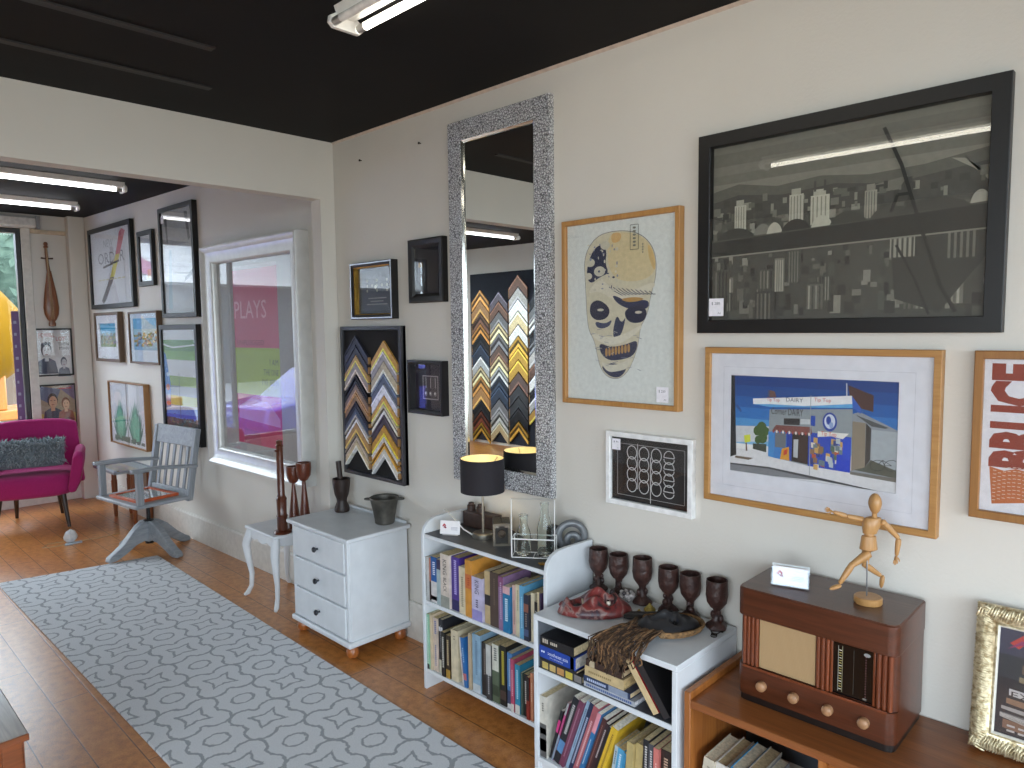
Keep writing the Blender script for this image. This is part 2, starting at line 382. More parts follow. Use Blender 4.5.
# ------------------------------------------------------------------ pictures on the walls
def paper(c='#e6e6e4'): return P(c, .6, var=.02)
def picture(name, label, cat, loc, rz, w, h, fw, depth, fmat, prof=None, mount=0, mcol='#dededc', draw=None, glass=True, bg='#e6e6e4', lip=None, recess=.012, pad=.0045, price=None, group='framed pictures on the walls', tilt=0):
    r = thing(name, label, cat, loc, rz, group)
    if tilt: r.rotation_euler = (tilt, 0, rz)
    pf = prof or [(0,0),(0,-depth+.002),(.002,-depth),(fw-.002,-depth),(fw,-depth+.003),(fw,0)]
    MB().rings(w, h, pf).build('frame', fmat, r, smooth=20)
    if lip: MB().rings(w, h, [(fw-.001,-.002),(fw-.001,-depth*.8),(fw+.006,-depth*.72),(fw+.006,-.002)]).build('slip', lip, r, smooth=0)
    iw, ih = w-2*fw, h-2*fw; yp = -depth+recess
    d = [mount]*4 if not isinstance(mount, (tuple,list)) else list(mount)      # left, right, bottom, top
    if mount:
        mb = MB(); x0, x1, z0, z1 = -iw/2-.002, iw/2+.002, fw-.002, fw+ih+.002; a0, a1, b0, b1 = -iw/2+d[0], iw/2-d[1], fw+d[2], fw+ih-d[3]
        o = [(x0,z0),(x1,z0),(x1,z1),(x0,z1)]; i = [(a0,b0),(a1,b0),(a1,b1),(a0,b1)]
        lo = [[(x,yp,z) for x,z in o],[(x,yp,z) for x,z in i],[(x+(.001 if k in(0,3) else -.001),yp+.0022,z+(.001 if k<2 else -.001)) for k,(x,z) in enumerate(i)]]
        mb.loft(lo, None, False); mb.build('mount', paper(mcol), r, smooth=0)
    else: a0, a1, b0, b1 = -iw/2-.002, iw/2+.002, fw-.002, fw+ih+.002
    p = Print(a0-.004, b0-.004, a1-a0+.008, b1-b0+.008, yp+pad)
    p.rect(0, 0, 1, 1, bg).up()
    if draw: draw(p)
    p.mb.build('print', None, r, smooth=0)
    if glass: MB().box(-iw/2-.001, iw/2+.001, yp-.0035, yp-.0015, fw-.001, fw+ih+.001).build('glass', PICGLASS, r, smooth=0)
    if price:
        (u, v, s, txt) = price
        q = Print(-iw/2+u*iw-s/2, fw+v*ih-s*.55, s, s*1.1, yp-.0042); q.rect(0,0,1,1,'#eceaf0').up()
        q.text(txt, .18, .62, .75, .8, '#555560').text('A2', .6, .12, .82, .22, '#777780'); q.mb.build('price_tag', None, r, smooth=0)
    return r

def wallpic(yc, zb, **k): return dict(loc=(XW-.001, yc, zb), rz=RW, **k)
def farpic(sc, zb, **k):
    p = Vector((WALLX0, 3.76, zb)) + FD*sc + FN*.001; return dict(loc=tuple(p), rz=FROT, **k)

BLACKW = P('#141313', .42, var=.1, scale=80); OAK = W('#b98a4e', '#a87640', 'z', .45, 20); OAKX = W('#b4874e', '#a5753f', 'x', .45, 20)
OAK2 = W('#9a6a34', '#875a2a', 'z', .45, 20)

def draw_city(p):
    rnd = random.Random(3)
    g = lambda k: '#%02x%02x%02x' % (min(255,int(k*1.22)), min(255,int(k*1.21)), int(k*1.10))
    for v, k in ((1,100),(.95,92),(.88,104),(.83,96),(.78,110)): p.rect(0, .5, 1, v, g(k))
    p.poly([(0,.74),(.12,.77),(.28,.73),(.45,.75),(.62,.72),(.8,.73),(1,.77),(1,.5),(0,.5)], g(84))
    p.poly([(0,.68),(.12,.71),(.3,.68),(.5,.70),(.7,.66),(1,.71),(1,.5),(0,.5)], g(70))
    p.poly([(.62,.66),(.75,.69),(.72,.63),(.64,.62)], g(100)); p.poly([(.88,.74),(.92,.73),(1,.60),(1,.63)], g(125))
    for i in range(150):                                          # far blocks in the haze
        u = rnd.random(); v = .46+rnd.random()**1.5*.20; w_ = .006+rnd.random()*.014; p.rect(max(0,u-w_), v, min(1,u+w_*.6), v+.015+rnd.random()*.03, g(rnd.choice((64,76,88,100,118,60))))
    for u, v, w_, hh, k in ((.13,.50,.05,.15,150),(.36,.50,.055,.17,150),(.45,.50,.07,.15,158),(.63,.50,.042,.14,128)):   # pale towers
        p.rect(u-w_/2, v, u+w_/2, v+hh, g(k)); p.rect(u-w_*.36, v+hh, u+w_*.30, v+hh+.03, g(k-14))
        for j in range(4): p.rect(u-w_*.40+j*w_*.22, v, u-w_*.33+j*w_*.22, v+hh*.95, g(k-42))
        if k == 158: p.rect(u-w_*.34, v+hh+.02, u-w_*.22, v+hh+.075, g(70)).rect(u+w_*.18, v+hh+.02, u+w_*.30, v+hh+.075, g(70))
    p.rect(0, 0, 1, .44, g(66))
    for i in range(170):                                          # roofs and blocks seen from above
        v = .36*(1-rnd.random()**1.3); u = rnd.random(); f = 1.25-v*2; w_ = (.012+rnd.random()*.028)*f; hh = (.02+rnd.random()*.07)*f
        p.rect(max(0,u-w_), max(0,v), min(1,u), min(.41,max(0,v)+hh), g(rnd.choice((46,54,62,72,84,98,112))))
    for i in range(16):
        u = rnd.random()*.9; v = rnd.random()*.24; w_ = .035+rnd.random()*.05; hh = .09+rnd.random()*.10; k = rnd.choice((56,68,84,98))
        p.rect(u, v, min(1,u+w_), min(.40,v+hh), g(k))
        for q in range(4): p.rect(u+w_*(.1+.22*q), v, u+w_*(.2+.22*q), min(.39,v+hh*.94), g(k+rnd.choice((-18,26,40))))
    p.poly([(.70,.40),(1,.40),(1,.30),(.86,.03),(.72,.10)], g(54))
    for i in range(5): p.rect(.88+i*.018, .28, .888+i*.018, .40, g(96))
    p.rect(.70,.30,.78,.42,g(124)); 
    for i in range(5): p.rect(.705+i*.016,.30,.712+i*.016,.42,g(66))
    p.poly([(0,.365),(1,.40),(1,.525),(0,.465)], g(44)); p.poly([(0,.455),(1,.515),(1,.525),(0,.465)], g(72)); p.poly([(0,.365),(1,.40),(1,.408),(0,.373)], g(110))
    for u0, u1, v, k in ((.03,.20,.465,54),(.19,.27,.475,104),(.245,.31,.475,150),(.305,.42,.48,46),(.42,.50,.485,154),(.49,.62,.49,58),(.63,.76,.495,66),(.72,.95,.505,60),(.94,1.0,.52,140)):
        n = 9; p.poly([(u0,v)]+[(u0+(u1-u0)*i/n, v+.06*math.sin(PI*i/n)**.6) for i in range(1,n)]+[(u1,v+.005)], g(k))
    p.line([(.67,.93),(.73,.74),(.80,.42),(.86,.16),(.91,.03)], .010, g(40)); p.line([(.72,.36),(.78,.2),(.83,.02)], .007, g(42)); p.line([(.70,.52),(.72,.60),(.76,.6),(.77,.56)], .009, g(42))

picture('picture_frame', 'large black framed grey city skyline print high on the right wall', 'framed picture', draw=draw_city, w=.904, h=.678, fw=.045, depth=.032, fmat=BLACKW, bg='#5a5a56', recess=.006, pad=.0225, price=(.035,.075,.055,'$ 280'), **wallpic(.84, 1.648))

def warp(x, y):                                                   # layout grid of the shop photograph -> its own u, v
    u = (x-60)/910; t = 30+40*u; b = 560+130*u; return (u, 1-(y-t)/(b-t))
def draw_dairy(p):
    q = lambda pts, c: p.poly([warp(*a) for a in pts], c)
    cols = ['#083a80','#0b4890','#1259a4','#2670b8','#4a90c8','#78b0d6']
    for i, c in enumerate(cols): p.rect(0, .3, 1, 1-i*.11, c)
    p.up(); q([(60,310),(300,318),(300,400),(60,400)], '#c9ccd0'); p.up()
    q([(60,430),(300,455),(740,575),(965,610),(965,690),(60,560)], '#d8d8da'); q([(740,560),(965,600),(965,622),(740,580)], '#6d6a62'); p.up()
    q([(60,512),(300,545),(620,612),(540,612),(300,588),(60,560)], '#7d7f84'); q([(60,512),(300,540),(620,608),(965,690),(960,690),(600,618),(300,550),(60,520)], '#3c3d42'); p.up()
    q([(100,475),(210,490),(180,500),(95,486)], '#6b5a4a')
    q([(62,35),(88,35),(104,470),(62,482)], '#17191d'); q([(96,205),(110,195),(135,232),(128,240)], '#1f4d8c')
    for x, y, r in ((230,340,24),(255,325,30),(280,345,22),(262,380,28),(235,390,20)): q([(x+r*math.cos(a*.7), y+r*1.15*math.sin(a*.7)) for a in range(9)], '#3d5a24')
    q([(150,365),(188,360),(190,400),(155,405)], '#cfd435'); q([(160,405),(168,405),(172,450),(162,450)], '#6a5140'); p.up()
    q([(205,410),(285,415),(285,460),(205,440)], '#3d4436'); p.up()
    # rear sheds
    q([(780,240),(910,310),(970,345),(965,600),(745,565),(745,250)], '#8d949a'); p.up()
    q([(840,335),(970,350),(965,590),(840,540)], '#a3abb0'); q([(760,255),(920,325),(905,330),(840,318)], '#4d5052'); q([(745,290),(810,300),(812,545),(770,555),(745,560)], '#8b7f6d'); p.up()
    q([(812,300),(838,330),(836,500),(812,540)], '#3e3a36'); q([(760,555),(965,600),(965,560),(840,500),(812,540)], '#55564a')
    q([(720,95),(800,130),(845,150),(845,240),(735,205)], '#4a2f2a'); p.up()
    for cx in (872, 938):
        p.line([warp(cx+34*math.cos(a*.5), 530+30*math.sin(a*.5)) for a in range(13)], .0016, '#202225')
    p.line([warp(872,530), warp(895,500), warp(938,530), warp(905,530), warp(895,500)], .0018, '#202225')
    # shop body
    q([(300,225),(745,225),(742,570),(520,535),(296,480)], '#8f989c'); p.up()
    q([(296,345),(330,348),(330,490),(296,480)], '#3f86c4'); q([(330,345),(400,350),(400,505),(330,490)], '#3b7cc0'); p.up()
    q([(335,352),(398,356),(396,438),(335,430)], '#6a7076'); q([(400,350),(432,356),(430,508),(400,502)], '#1d3fa0'); q([(432,355),(522,362),(520,528),(430,508)], '#2b2320'); p.up()
    q([(440,390),(466,390),(464,492),(440,486)], '#b9bdc0'); q([(470,380),(515,385),(512,520),(470,505)], '#3b2824'); q([(375,440),(415,430),(418,505),(365,498)], '#d99a2c'); q([(385,450),(408,442),(405,470),(385,478)], '#c8452c'); p.up()
    q([(520,350),(742,378),(740,572),(520,535)], '#2247b4'); p.up()
    rnd = random.Random(5)
    for i in range(46):
        x = 528+rnd.random()*160; y = 378+rnd.random()*150; q([(x,y),(x+22,y+4),(x+22,y+34),(x,y+28)], rnd.choice(['#c9a05a','#b5c0c4','#8a6a4c','#d8d2c0','#4d6a58','#2d3c7c','#b5542c','#6b7f86']))
        if i % 9 == 0: p.up()
    p.up(); q([(672,470),(742,480),(740,572),(668,555)], '#1b3fc0'); q([(700,385),(742,385),(742,500),(700,490)], '#2049c4'); p.up()
    q([(570,345),(730,358),(700,388),(640,372),(570,376)], '#e4e2dc'); q([(384,274),(472,276),(472,312),(384,308)], '#2c2d30'); q([(476,278),(530,280),(530,308),(476,306)], '#c3c8cc'); q([(532,260),(556,262),(556,318),(532,314)], '#1b4ab0'); p.up()
    q([(340,310),(535,322),(540,362),(318,342)], '#7d4a44'); p.up()
    for i in range(12): q([(322+i*18,336+i*1.6),(331+i*18,337+i*1.6),(331+i*18,352+i*1.6),(322+i*18,351+i*1.6)], '#e4ddd6' if i % 2 else '#a04038')
    # fascia
    q([(203,165),(740,152),(745,218),(300,212),(205,195)], '#e6e7e8'); q([(205,195),(300,212),(745,218),(745,196),(500,208),(300,196)], '#5aa4d6'); q([(740,152),(788,222),(786,250),(745,218)], '#2a5bb4'); p.up()
    q([(290,120),(294,120),(294,160),(290,160)], '#555555'); q([(300,120),(330,128),(340,160),(298,160)], '#6a4a44'); q([(710,85),(716,85),(718,152),(712,152)], '#c8ccd0'); p.up()
    def tx(s, x0, y0, x1, y1, c):
        a, b_ = warp(x0, y1), warp(x1, y0); p.text(s, a[0], a[1], b_[0], b_[1], c)
    tx('Tip Top', 285, 166, 358, 184, '#c8452c'); tx('DAIRY', 395, 167, 488, 182, '#4a4d55'); tx('Tip Top', 548, 168, 636, 188, '#c8452c'); tx('Corner DAIRY', 312, 226, 490, 250, '#3a3b40'); tx('Tip Top', 588, 352, 668, 374, '#c8452c')
    p.disc(*warp(632,294), .041, .088, '#173f9c'); p.up(); p.disc(*warp(632,292), .031, .068, '#cfd8e6'); p.up(); p.disc(*warp(626,286), .014, .04, '#173f9c').disc(*warp(640,312), .012, .03, '#8fa4cc')
    p.line([warp(530,150), warp(531,590)], .0022, '#9aa0a4')
def dairy_prof(d, fw): return [(0,0),(0,-d+.002),(.002,-d),(fw-.002,-d),(fw,-d+.003),(fw,0)]
r = picture('picture_frame', 'oak framed photo of a blue corner dairy below the city print', 'framed picture', draw=draw_dairy, w=.734, h=.541, fw=.021, depth=.034, fmat=OAKX, mount=(.072,.090,.092,.074), mcol='#dcdde4', price=None, **wallpic(.891, 1.058))
MB().rings(.60, .415, [(0,-.0224),(.0015,-.0224),(.0015,-.0219),(0,-.0219)], z0=.060).build('mount_line', P('#c7c8d0', .6), r, smooth=0)

def draw_skull(p):
    """plain stand-in: a skull shaped patch of navy, cream and ochre bands"""
    out = [(.14,.70),(.13,.80),(.17,.88),(.27,.945),(.40,.965),(.58,.96),(.72,.93),(.82,.87),(.87,.79),(.87,.68),(.82,.58),(.80,.50),(.76,.44),(.72,.40),(.70,.30),(.66,.22),(.60,.14),(.50,.09),(.38,.10),(.30,.16),(.27,.24),(.24,.32),(.18,.38),(.16,.46),(.15,.58)]
    p.poly(out, '#6a6c70'); p.poly([(.5+(u-.5)*.987, .52+(v-.52)*.992) for u, v in out], '#cfc9b0')
    p.poly([(.40,.955),(.58,.95),(.72,.92),(.82,.86),(.86,.78),(.855,.70),(.72,.66),(.5,.67),(.40,.74),(.38,.85)], '#d3c49a').up()
    p.poly([(.42,.955),(.53,.95),(.52,.90),(.43,.89)], '#d0ab70').poly([(.78,.885),(.86,.80),(.86,.70),(.80,.78)], '#d2b478')
    p.poly([(.15,.72),(.2,.84),(.3,.90),(.38,.86),(.36,.78),(.40,.72),(.30,.70),(.2,.66)], '#232c4a').up()
    for u, v, ru in ((.2,.79,.05),(.3,.735,.06),(.18,.71,.04),(.36,.885,.05)): p.disc(u, v, ru, ru*.5, '#c9c5b2')
    p.poly([(.15,.60),(.3,.70),(.45,.62),(.6,.60),(.85,.66),(.86,.62),(.65,.55),(.45,.56),(.30,.62)], '#d8d3bf').up()
    p.poly([(.42,.60),(.6,.545),(.80,.56),(.80,.50),(.62,.50),(.48,.54)], '#26304f').poly([(.5,.565),(.62,.54),(.78,.56),(.66,.575)], '#b78d4e').up()
    p.poly([(.20,.55),(.30,.57),(.42,.51),(.38,.45),(.26,.44),(.19,.48)], '#1d2440').poly([(.56,.50),(.68,.53),(.79,.50),(.76,.43),(.64,.42),(.57,.45)], '#1d2440').up()
    p.disc(.31,.505,.035,.008,'#c9c5b2').disc(.70,.485,.035,.008,'#c9c5b2')
    p.poly([(.48,.48),(.53,.42),(.58,.47),(.53,.35),(.45,.33),(.44,.38)], '#2a3350').poly([(.24,.44),(.36,.42),(.44,.45),(.40,.40),(.28,.39)], '#3a4464').up()
    p.poly([(.20,.38),(.4,.33),(.6,.37),(.74,.42),(.72,.38),(.55,.31),(.4,.29),(.24,.33)], '#dad6c4').up()
    p.poly([(.29,.31),(.42,.28),(.58,.30),(.70,.33),(.67,.24),(.55,.21),(.40,.20),(.31,.24)], '#252e4c').up()
    for i in range(8): p.rect(.36+i*.033, .225+.004*i, .385+i*.033, .275+.004*i, '#b98f55')
    p.poly([(.30,.17),(.45,.19),(.6,.17),(.52,.10),(.40,.105)], '#28314f').up(); p.poly([(.30,.20),(.42,.17),(.58,.20),(.66,.25),(.6,.16),(.5,.14),(.38,.13)], '#d5d1bf')
    for i in range(10): p.line([(.40+i*.045,.640-.004*i),(.46+i*.042,.612-.003*i),(.54+i*.036,.585)], .0028, '#2b3454')
    rnd = random.Random(14)
    for i in range(46):
        u = .17+rnd.random()*.32; v = .60+rnd.random()*.30; p.disc(u, v, .004+rnd.random()*.012, .003+rnd.random()*.008, rnd.choice(['#c9c5b2','#2c3658','#8b90a0','#d6d1bd']))
    for i in range(40):
        u = .2+rnd.random()*.5; v = .14+rnd.random()*.26; p.line([(u,v),(u+.03+rnd.random()*.03,v+.012*rnd.uniform(-1,1))], .0016, rnd.choice(['#8b8f9a','#4a5474','#d3cebb']))
    p.up(); p.line([(.62,.985),(.70,.985),(.70,.845),(.62,.845)], .0022, '#5a5a50', True)
    for i in range(6): p.rect(.645, .862+i*.02, .675, .874+i*.02, '#77766a')
    for i in range(4): p.rect(.735, .82+i*.015, .75, .83+i*.015, '#8b8a7c')
class Sub:
    """the same sheet with a margin"""
    def __init__(s, p, u0=.06, v0=.045, u1=.94, v1=.97): s.p = p; s.q = (u0, v0, u1-u0, v1-v0)
    def m(s, a): return (s.q[0]+a[0]*s.q[2], s.q[1]+a[1]*s.q[3])
    def up(s): s.p.up(); return s
    def poly(s, pts, c):
        for _ in range(2):                                        # rounded corners
            pts = [q for a, b in zip(pts, pts[1:]+pts[:1]) for q in ((a[0]*.75+b[0]*.25, a[1]*.75+b[1]*.25), (a[0]*.25+b[0]*.75, a[1]*.25+b[1]*.75))]
        s.p.poly([s.m(a) for a in pts], c); return s
    def rect(s, a, b, c, d, col): return s.poly([(a,b),(c,b),(c,d),(a,d)], col)
    def disc(s, u, v, ru, rv, c): return s.poly([(u+ru*math.cos(2*PI*i/18), v+rv*math.sin(2*PI*i/18)) for i in range(18)], c)
    def line(s, pts, wd, c, closed=False): s.p.line([s.m(a) for a in pts], wd, c, closed); return s
picture('picture_frame', 'oak framed print of a navy and cream skull shape beside the tall mirror', 'framed picture', draw=lambda p: draw_skull(Sub(p)), w=.551, h=.742, fw=.020, depth=.034, fmat=OAK, bg='#dbe0dc', price=(.90,.055,.052,'$ 250'), **wallpic(1.639, 1.361))

def draw_rings(p):
    W_ = '#c9c9c9'
    p.line([(.09,.10),(.93,.10),(.93,.88),(.09,.88)], .0022, '#9a9a9a', True)
    for c in range(4):
        for r_ in range(4):
            u = .28+c*.155; v = .76-r_*.165; n = 20
            if c < 3: p.line([(u+.062*math.cos(2*PI*i/n), v+.10*math.sin(2*PI*i/n)) for i in range(n)], .0034, W_, True)
            else:
                p.line([(u+.062*math.cos(PI*i/n*1.0), v-.01+.10*math.sin(PI*i/n)) for i in range(n+1)], .0034, W_, True)
                p.line([(u+.062*math.cos(PI+PI*i/n), v-.03+.07*math.sin(PI+PI*i/n)) for i in range(n+1)], .0034, W_)
    p.line([(.355,.90),(.355,.22)], .0024, W_).line([(.52,.72),(.52,.04)], .0034, W_)
picture('picture_frame', 'small white framed black print of pale ring outlines beside dairy photo', 'framed picture', draw=draw_rings, w=.388, h=.292, fw=.021, depth=.027, fmat=P('#e9e9e8', .4), bg='#131214', price=(.075,.88,.04,'$ 90'), **wallpic(1.502, .97))

def draw_bruce(p):
    p.poly([(.06,.30),(.14,.28),(.2,.30),(.3,.28),(.4,.34),(.5,.40),(.62,.62),(.7,.95),(.95,.95),(.95,.10),(.5,.16),(.3,.10),(.08,.06)], '#b5622c').up()
    p.text('BRUCE', .05, .30, .35, .96, '#8a2f1a', turn=1, bold=.055)
    p.up(); p.poly([(.36,.34),(.33,.5),(.35,.66),(.42,.8),(.5,.9),(.46,.72),(.43,.55),(.45,.40)], '#dcdce2').up()
    p.poly([(.38,.40),(.355,.52),(.38,.64),(.37,.52)], '#8a3a2c')
    rnd = random.Random(9)
    for j in range(9):                                            # rows of tiny cream lettering
        for i in range(16):
            u = .08+i*.026+rnd.random()*.004; v = .085+j*.024+.03*math.sin(i*.35)
            p.rect(u, v, u+.017, v+.003, '#e0d8cc')
    for j in range(26):
        a = j*.06; p.line([(.52+.12*math.sin(a), .45+j*.018), (.60+.1*math.sin(a), .47+j*.018)], .002, '#e2d2b4')
picture('picture_frame', 'wood framed poster with red brown word BRUCE at right edge of photo', 'framed picture', draw=draw_bruce, w=.46, h=.46, fw=.022, depth=.032, fmat=OAK2, bg='#dcdce2', **wallpic(.2175, 1.139))

# --- the wall left of the tall mirror
def draw_symbols(p):
    p.rect(.12,.10,.95,.80,'#3c3b44').up()
    for r_ in range(3):
        for c in range(5):
            if (r_+c) % 2 == 0 or r_ == 1: p.disc(.28+c*.13, .70-r_*.10, .022, .03, '#a8a48f')
    p.poly([(.5,.62),(.54,.57),(.5,.52),(.46,.57)], '#c9c6b4')
    for j, (a, b) in enumerate(((.3,.78),(.36,.7),(.26,.8))): p.rect(a, .34-j*.06, b, .36-j*.06, '#8d8a86')
GOLD = P('#a8833c', .3, .9, var=.1); SILV = P('#b9bac0', .28, .85, var=.05)
r = picture('picture_frame', 'small black and silver framed dark print of dots above the corner sample board', 'framed picture', draw=draw_symbols, w=.39, h=.312, fw=.024, depth=.042, fmat=BLACKW, bg='#2f2d33', lip=GOLD, recess=.03,
        prof=[(0,0),(0,-.042),(.006,-.042),(.006,-.0425),(.012,-.0425),(.012,-.042),(.024,-.038),(.024,0)], **wallpic(3.266, 1.728))
MB().rings(.39, .312, [(.004,-.0418),(.004,-.0440),(.011,-.0440),(.011,-.0418)]).build('silver_edge', SILV, r, smooth=0)
def draw_dim(p):
    p.rect(.1,.08,.9,.92,'#1b1a1f').up(); p.poly([(.12,.25),(.32,.25),(.32,.70),(.28,.78),(.2,.8),(.12,.78)], '#3c3a3e').up(); p.rect(.14,.58,.31,.68,'#9c7a3c')  # grey arch and amber patch paint a reflection into the dark print
picture('picture_frame', 'small wide black framed dark picture nearest the tall mirror, upper one', 'framed picture', draw=draw_dim, w=.276, h=.318, fw=.046, depth=.034, fmat=BLACKW, bg='#131216',
        prof=[(0,0),(0,-.03),(.008,-.034),(.03,-.030),(.046,-.018),(.046,0)], **wallpic(2.806, 1.804))
def draw_cups(p):
    p.rect(.0,.0,1,1,'#2c2431').up(); p.rect(.26,.24,.76,.74,'#b0a7a8').up(); p.rect(.28,.26,.74,.72,'#4a3f45').up()
    for i in range(3):
        u = .36+i*.15; p.rect(u, .48, u+.014, .70, '#cfcac6').disc(u, .36, .045, .05, '#8d8686').disc(u-.01, .37, .02, .025, '#ece8e4')
picture('picture_frame', 'small deep black framed purple grey picture with three pale cups, below the wide black frame', 'framed picture', draw=draw_cups, w=.276, h=.274, fw=.021, depth=.045, fmat=P('#1b1a1d', .4), bg='#2c2431', recess=.035,
        prof=[(0,0),(0,-.045),(.010,-.046),(.021,-.041),(.021,0)], **wallpic(2.816, 1.239))

# ------------------------------------------------------------------ corner-sample boards
def chevron_mesh(a, wd, dp, c, style):
    """frame corner: two mitred arms meeting at a point on top; a = half width, wd = moulding width (vertical measure)"""
    k = wd*1.414
    layers = {0: [(0, 1, c, dp)], 1: [(0,.22,dark(c,1.5),dp+.004),(.22,1,c,dp)], 2: [(0,.75,c,dp),(.75,1,dark(c,1.6),dp+.003)], 3: [(0,.3,c,dp+.004),(.3,.65,dark(c,.45),dp-.003),(.65,1,dark(c,1.3),dp)]}[style]
    mb = MB()
    for f0, f1, col, d in layers:
        t0, t1 = -k*f0, -k*f1
        mat = P(col, .35, .55 if style in (1,3) else .1, var=.12, scale=50)
        for s in (-1, 1):
            pts = [(0,t0),(s*a,t0-a),(s*a,t1-a),(0,t1)]
            mb.prism(pts, 'y', -d, 0, mat)
    return mb
RAWW = P('#9a7448', .7, var=.15, scale=40)
def sample_board(name, label, loc, rz, w, h, cols, bcol, group, where, framed=True, th=.02):
    r = thing(name, label, 'display board', loc, rz)
    MB().box(-w/2, w/2, -th, 0, 0, h).build('mounting_panel', P(bcol, .8, var=.1), r, bevel=.002)
    if framed: MB().rings(w, h, [(0,0),(0,-.034),(.02,-.034),(.022,-.026),(.022,-.015)]).build('board_frame', P('#3a3a3e', .35, .2), r, smooth=20)
    M0 = T(*loc) @ Rz(rz)
    for ci, (x, a, items) in enumerate(cols):
        for i, (z, wd, c, style, cname) in enumerate(items):
            dp = .012 + .0008*i
            n = i+1; pos = 'topmost' if i == 0 else '%d%s from top' % (n, {2:'nd',3:'rd'}.get(n, 'th')); co = len(cols)
            side = {2: ('left','right'), 4: ('first','second','third','fourth')}[co][ci]
            lab = '%s frame corner, %s, %s column of %s' % (cname, pos, side, where)
            p = M0 @ Vector((x, -th-.0004-.0003*i, z))
            t = thing('frame_corner', lab, 'frame corner', tuple(p), rz, group)
            chevron_mesh(a, wd, dp, c, style).build('moulding', None, t, smooth=0)
            k = wd*1.414
            e = MB()
            e.box(a-.001, a+.014, -dp*.9, 0, -a-k+.004, -a-.006); e.build('raw_end', RAWW, t, smooth=0)
    return r
def spread(zs, specs):
    gaps = [a-b for a, b in zip(zs[:-1], zs[1:])] + [.045]
    return [(z, min(s[0], (g*.88)/1.414))+s[1:] for z, g, s in zip(zs, gaps, specs)]
left_c = spread([.80,.745,.69,.648,.578,.525,.475,.428,.392,.353,.305,.245,.205],
    [(.034,'#2a2a33',1,'thin black and silver'),(.034,'#26262c',1,'black and pewter'),(.036,'#b08a48',2,'gold edged'),(.036,'#8f847c',2,'taupe and silver'),(.04,'#17161a',3,'black'),(.03,'#7a6048',2,'brown'),
     (.034,'#8a6b45',1,'tan'),(.03,'#1d1c20',1,'plain black'),(.034,'#39414e',2,'blue black'),(.034,'#c7bfae',3,'cream'),(.034,'#a8824c',2,'ochre'),(.034,'#9c9182',3,'grey beige'),(.034,'#c2b290',2,'pale beige')])
right_c = spread([.772,.715,.66,.595,.535,.475,.43,.37,.315,.25,.22,.185],
    [(.044,'#c09042',2,'gold'),(.04,'#97908a',1,'silver grey'),(.04,'#b8aa8c',2,'pale gold'),(.04,'#5b626c',1,'slate'),(.044,'#d8d6d0',1,'white'),(.046,'#c89a48',2,'bright gold'),
     (.044,'#d6cba8',3,'ivory'),(.044,'#474046',1,'charcoal'),(.046,'#b98a30',2,'deep gold'),(.03,'#d9d6cc',1,'off white'),(.03,'#bd8f3a',3,'yellow gold'),(.034,'#cfcbc0',2,'silver white')])
sample_board('sample_board', 'black framed board of chevron frame corner samples by the room corner', (XW-.001, 3.305, .838), RW, .575, .852, [(-.135,.115,left_c),(.130,.116,right_c)], '#0e0d10', 'frame corner samples on the small board', 'small black board')

rnd = random.Random(11)
def auto_col(n, top, pal, step):
    out = []; z = top
    for i in range(n):
        c, nm = pal[i]; g_ = step*(.85+.3*rnd.random()); out.append((z, g_*.62, c, rnd.choice((1,2,3)), nm)); z -= g_
    return out
tan=('#a5763f','tan'); brn=('#5b4236','dark brown'); gry=('#6a6a6c','grey'); blk=('#1f2024','black'); wht=('#cfcdc6','white'); gld=('#b08a3a','gold'); red=('#6b3a2c','red brown'); nvy=('#2b3442','navy'); crm=('#c7b58c','cream'); slv=('#a4a5a2','silver')
c1 = auto_col(13, 2.16, [tan,tan,brn,tan,blk,nvy,slv,crm,tan,tan,blk,red,gld], .156)
c2 = auto_col(13, 2.12, [('#4a444c','plum grey'),brn,gry,crm,gry,brn,crm,slv,nvy,nvy,gry,slv,crm], .154)
c3 = auto_col(13, 2.33, [brn,wht,wht,crm,wht,gld,gld,gld,brn,blk,blk,blk,gld], .166)
c4 = auto_col(11, 2.12, [blk,gry,wht,blk,gry,wht,brn,wht,blk,slv,gld], .16)
sample_board('sample_board', 'large navy board of frame corner samples seen in the tall mirror', (XL+.001, 6.84, .04), PI/2, 1.66, 2.39, [(.61,.175,c1),(.235,.172,c2),(-.14,.172,c3),(-.515,.172,c4)], '#141c2a', 'frame corner samples on the large board', 'large navy board', framed=False)

# ------------------------------------------------------------------ the tall mirror
def hammered():
    m, nt, b = newmat('crackled_silver'); b.inputs['Metallic'].default_value = .45; b.inputs['Roughness'].default_value = .42
    v = coords(nt)
    n = N(nt, 'ShaderNodeTexNoise', Scale=60, Detail=2.0); nt.links.new(v, n.inputs['Vector'])
    mx = N(nt, 'ShaderNodeMix'); mx.data_type = 'VECTOR'; mx.inputs[0].default_value = .012; nt.links.new(v, mx.inputs[4]); nt.links.new(n.outputs['Color'], mx.inputs[5])
    vo = N(nt, 'ShaderNodeTexVoronoi', Scale=95); vo.feature = 'DISTANCE_TO_EDGE'; nt.links.new(mx.outputs[1], vo.inputs['Vector'])
    nt.links.new(ramp(nt, vo.outputs[0], [(.05, '#6f7074'), (.16, '#e9e9ec')]), b.inputs['Base Color'])
    bumpin(nt, b, vo.outputs[0], .9, .012); return m
MIRROR = bpy.data.materials.new('mirror_glass'); MIRROR.use_nodes = True
_b = MIRROR.node_tree.nodes['Principled BSDF']; _b.inputs['Metallic'].default_value = 1; _b.inputs['Roughness'].default_value = 0; _b.inputs['Base Color'].default_value = (.86,.88,.87,1)
r = thing('wall_mirror', 'tall narrow mirror in crackled silver frame on the right wall', 'mirror', (XW-.001, 2.30, .936), RW)
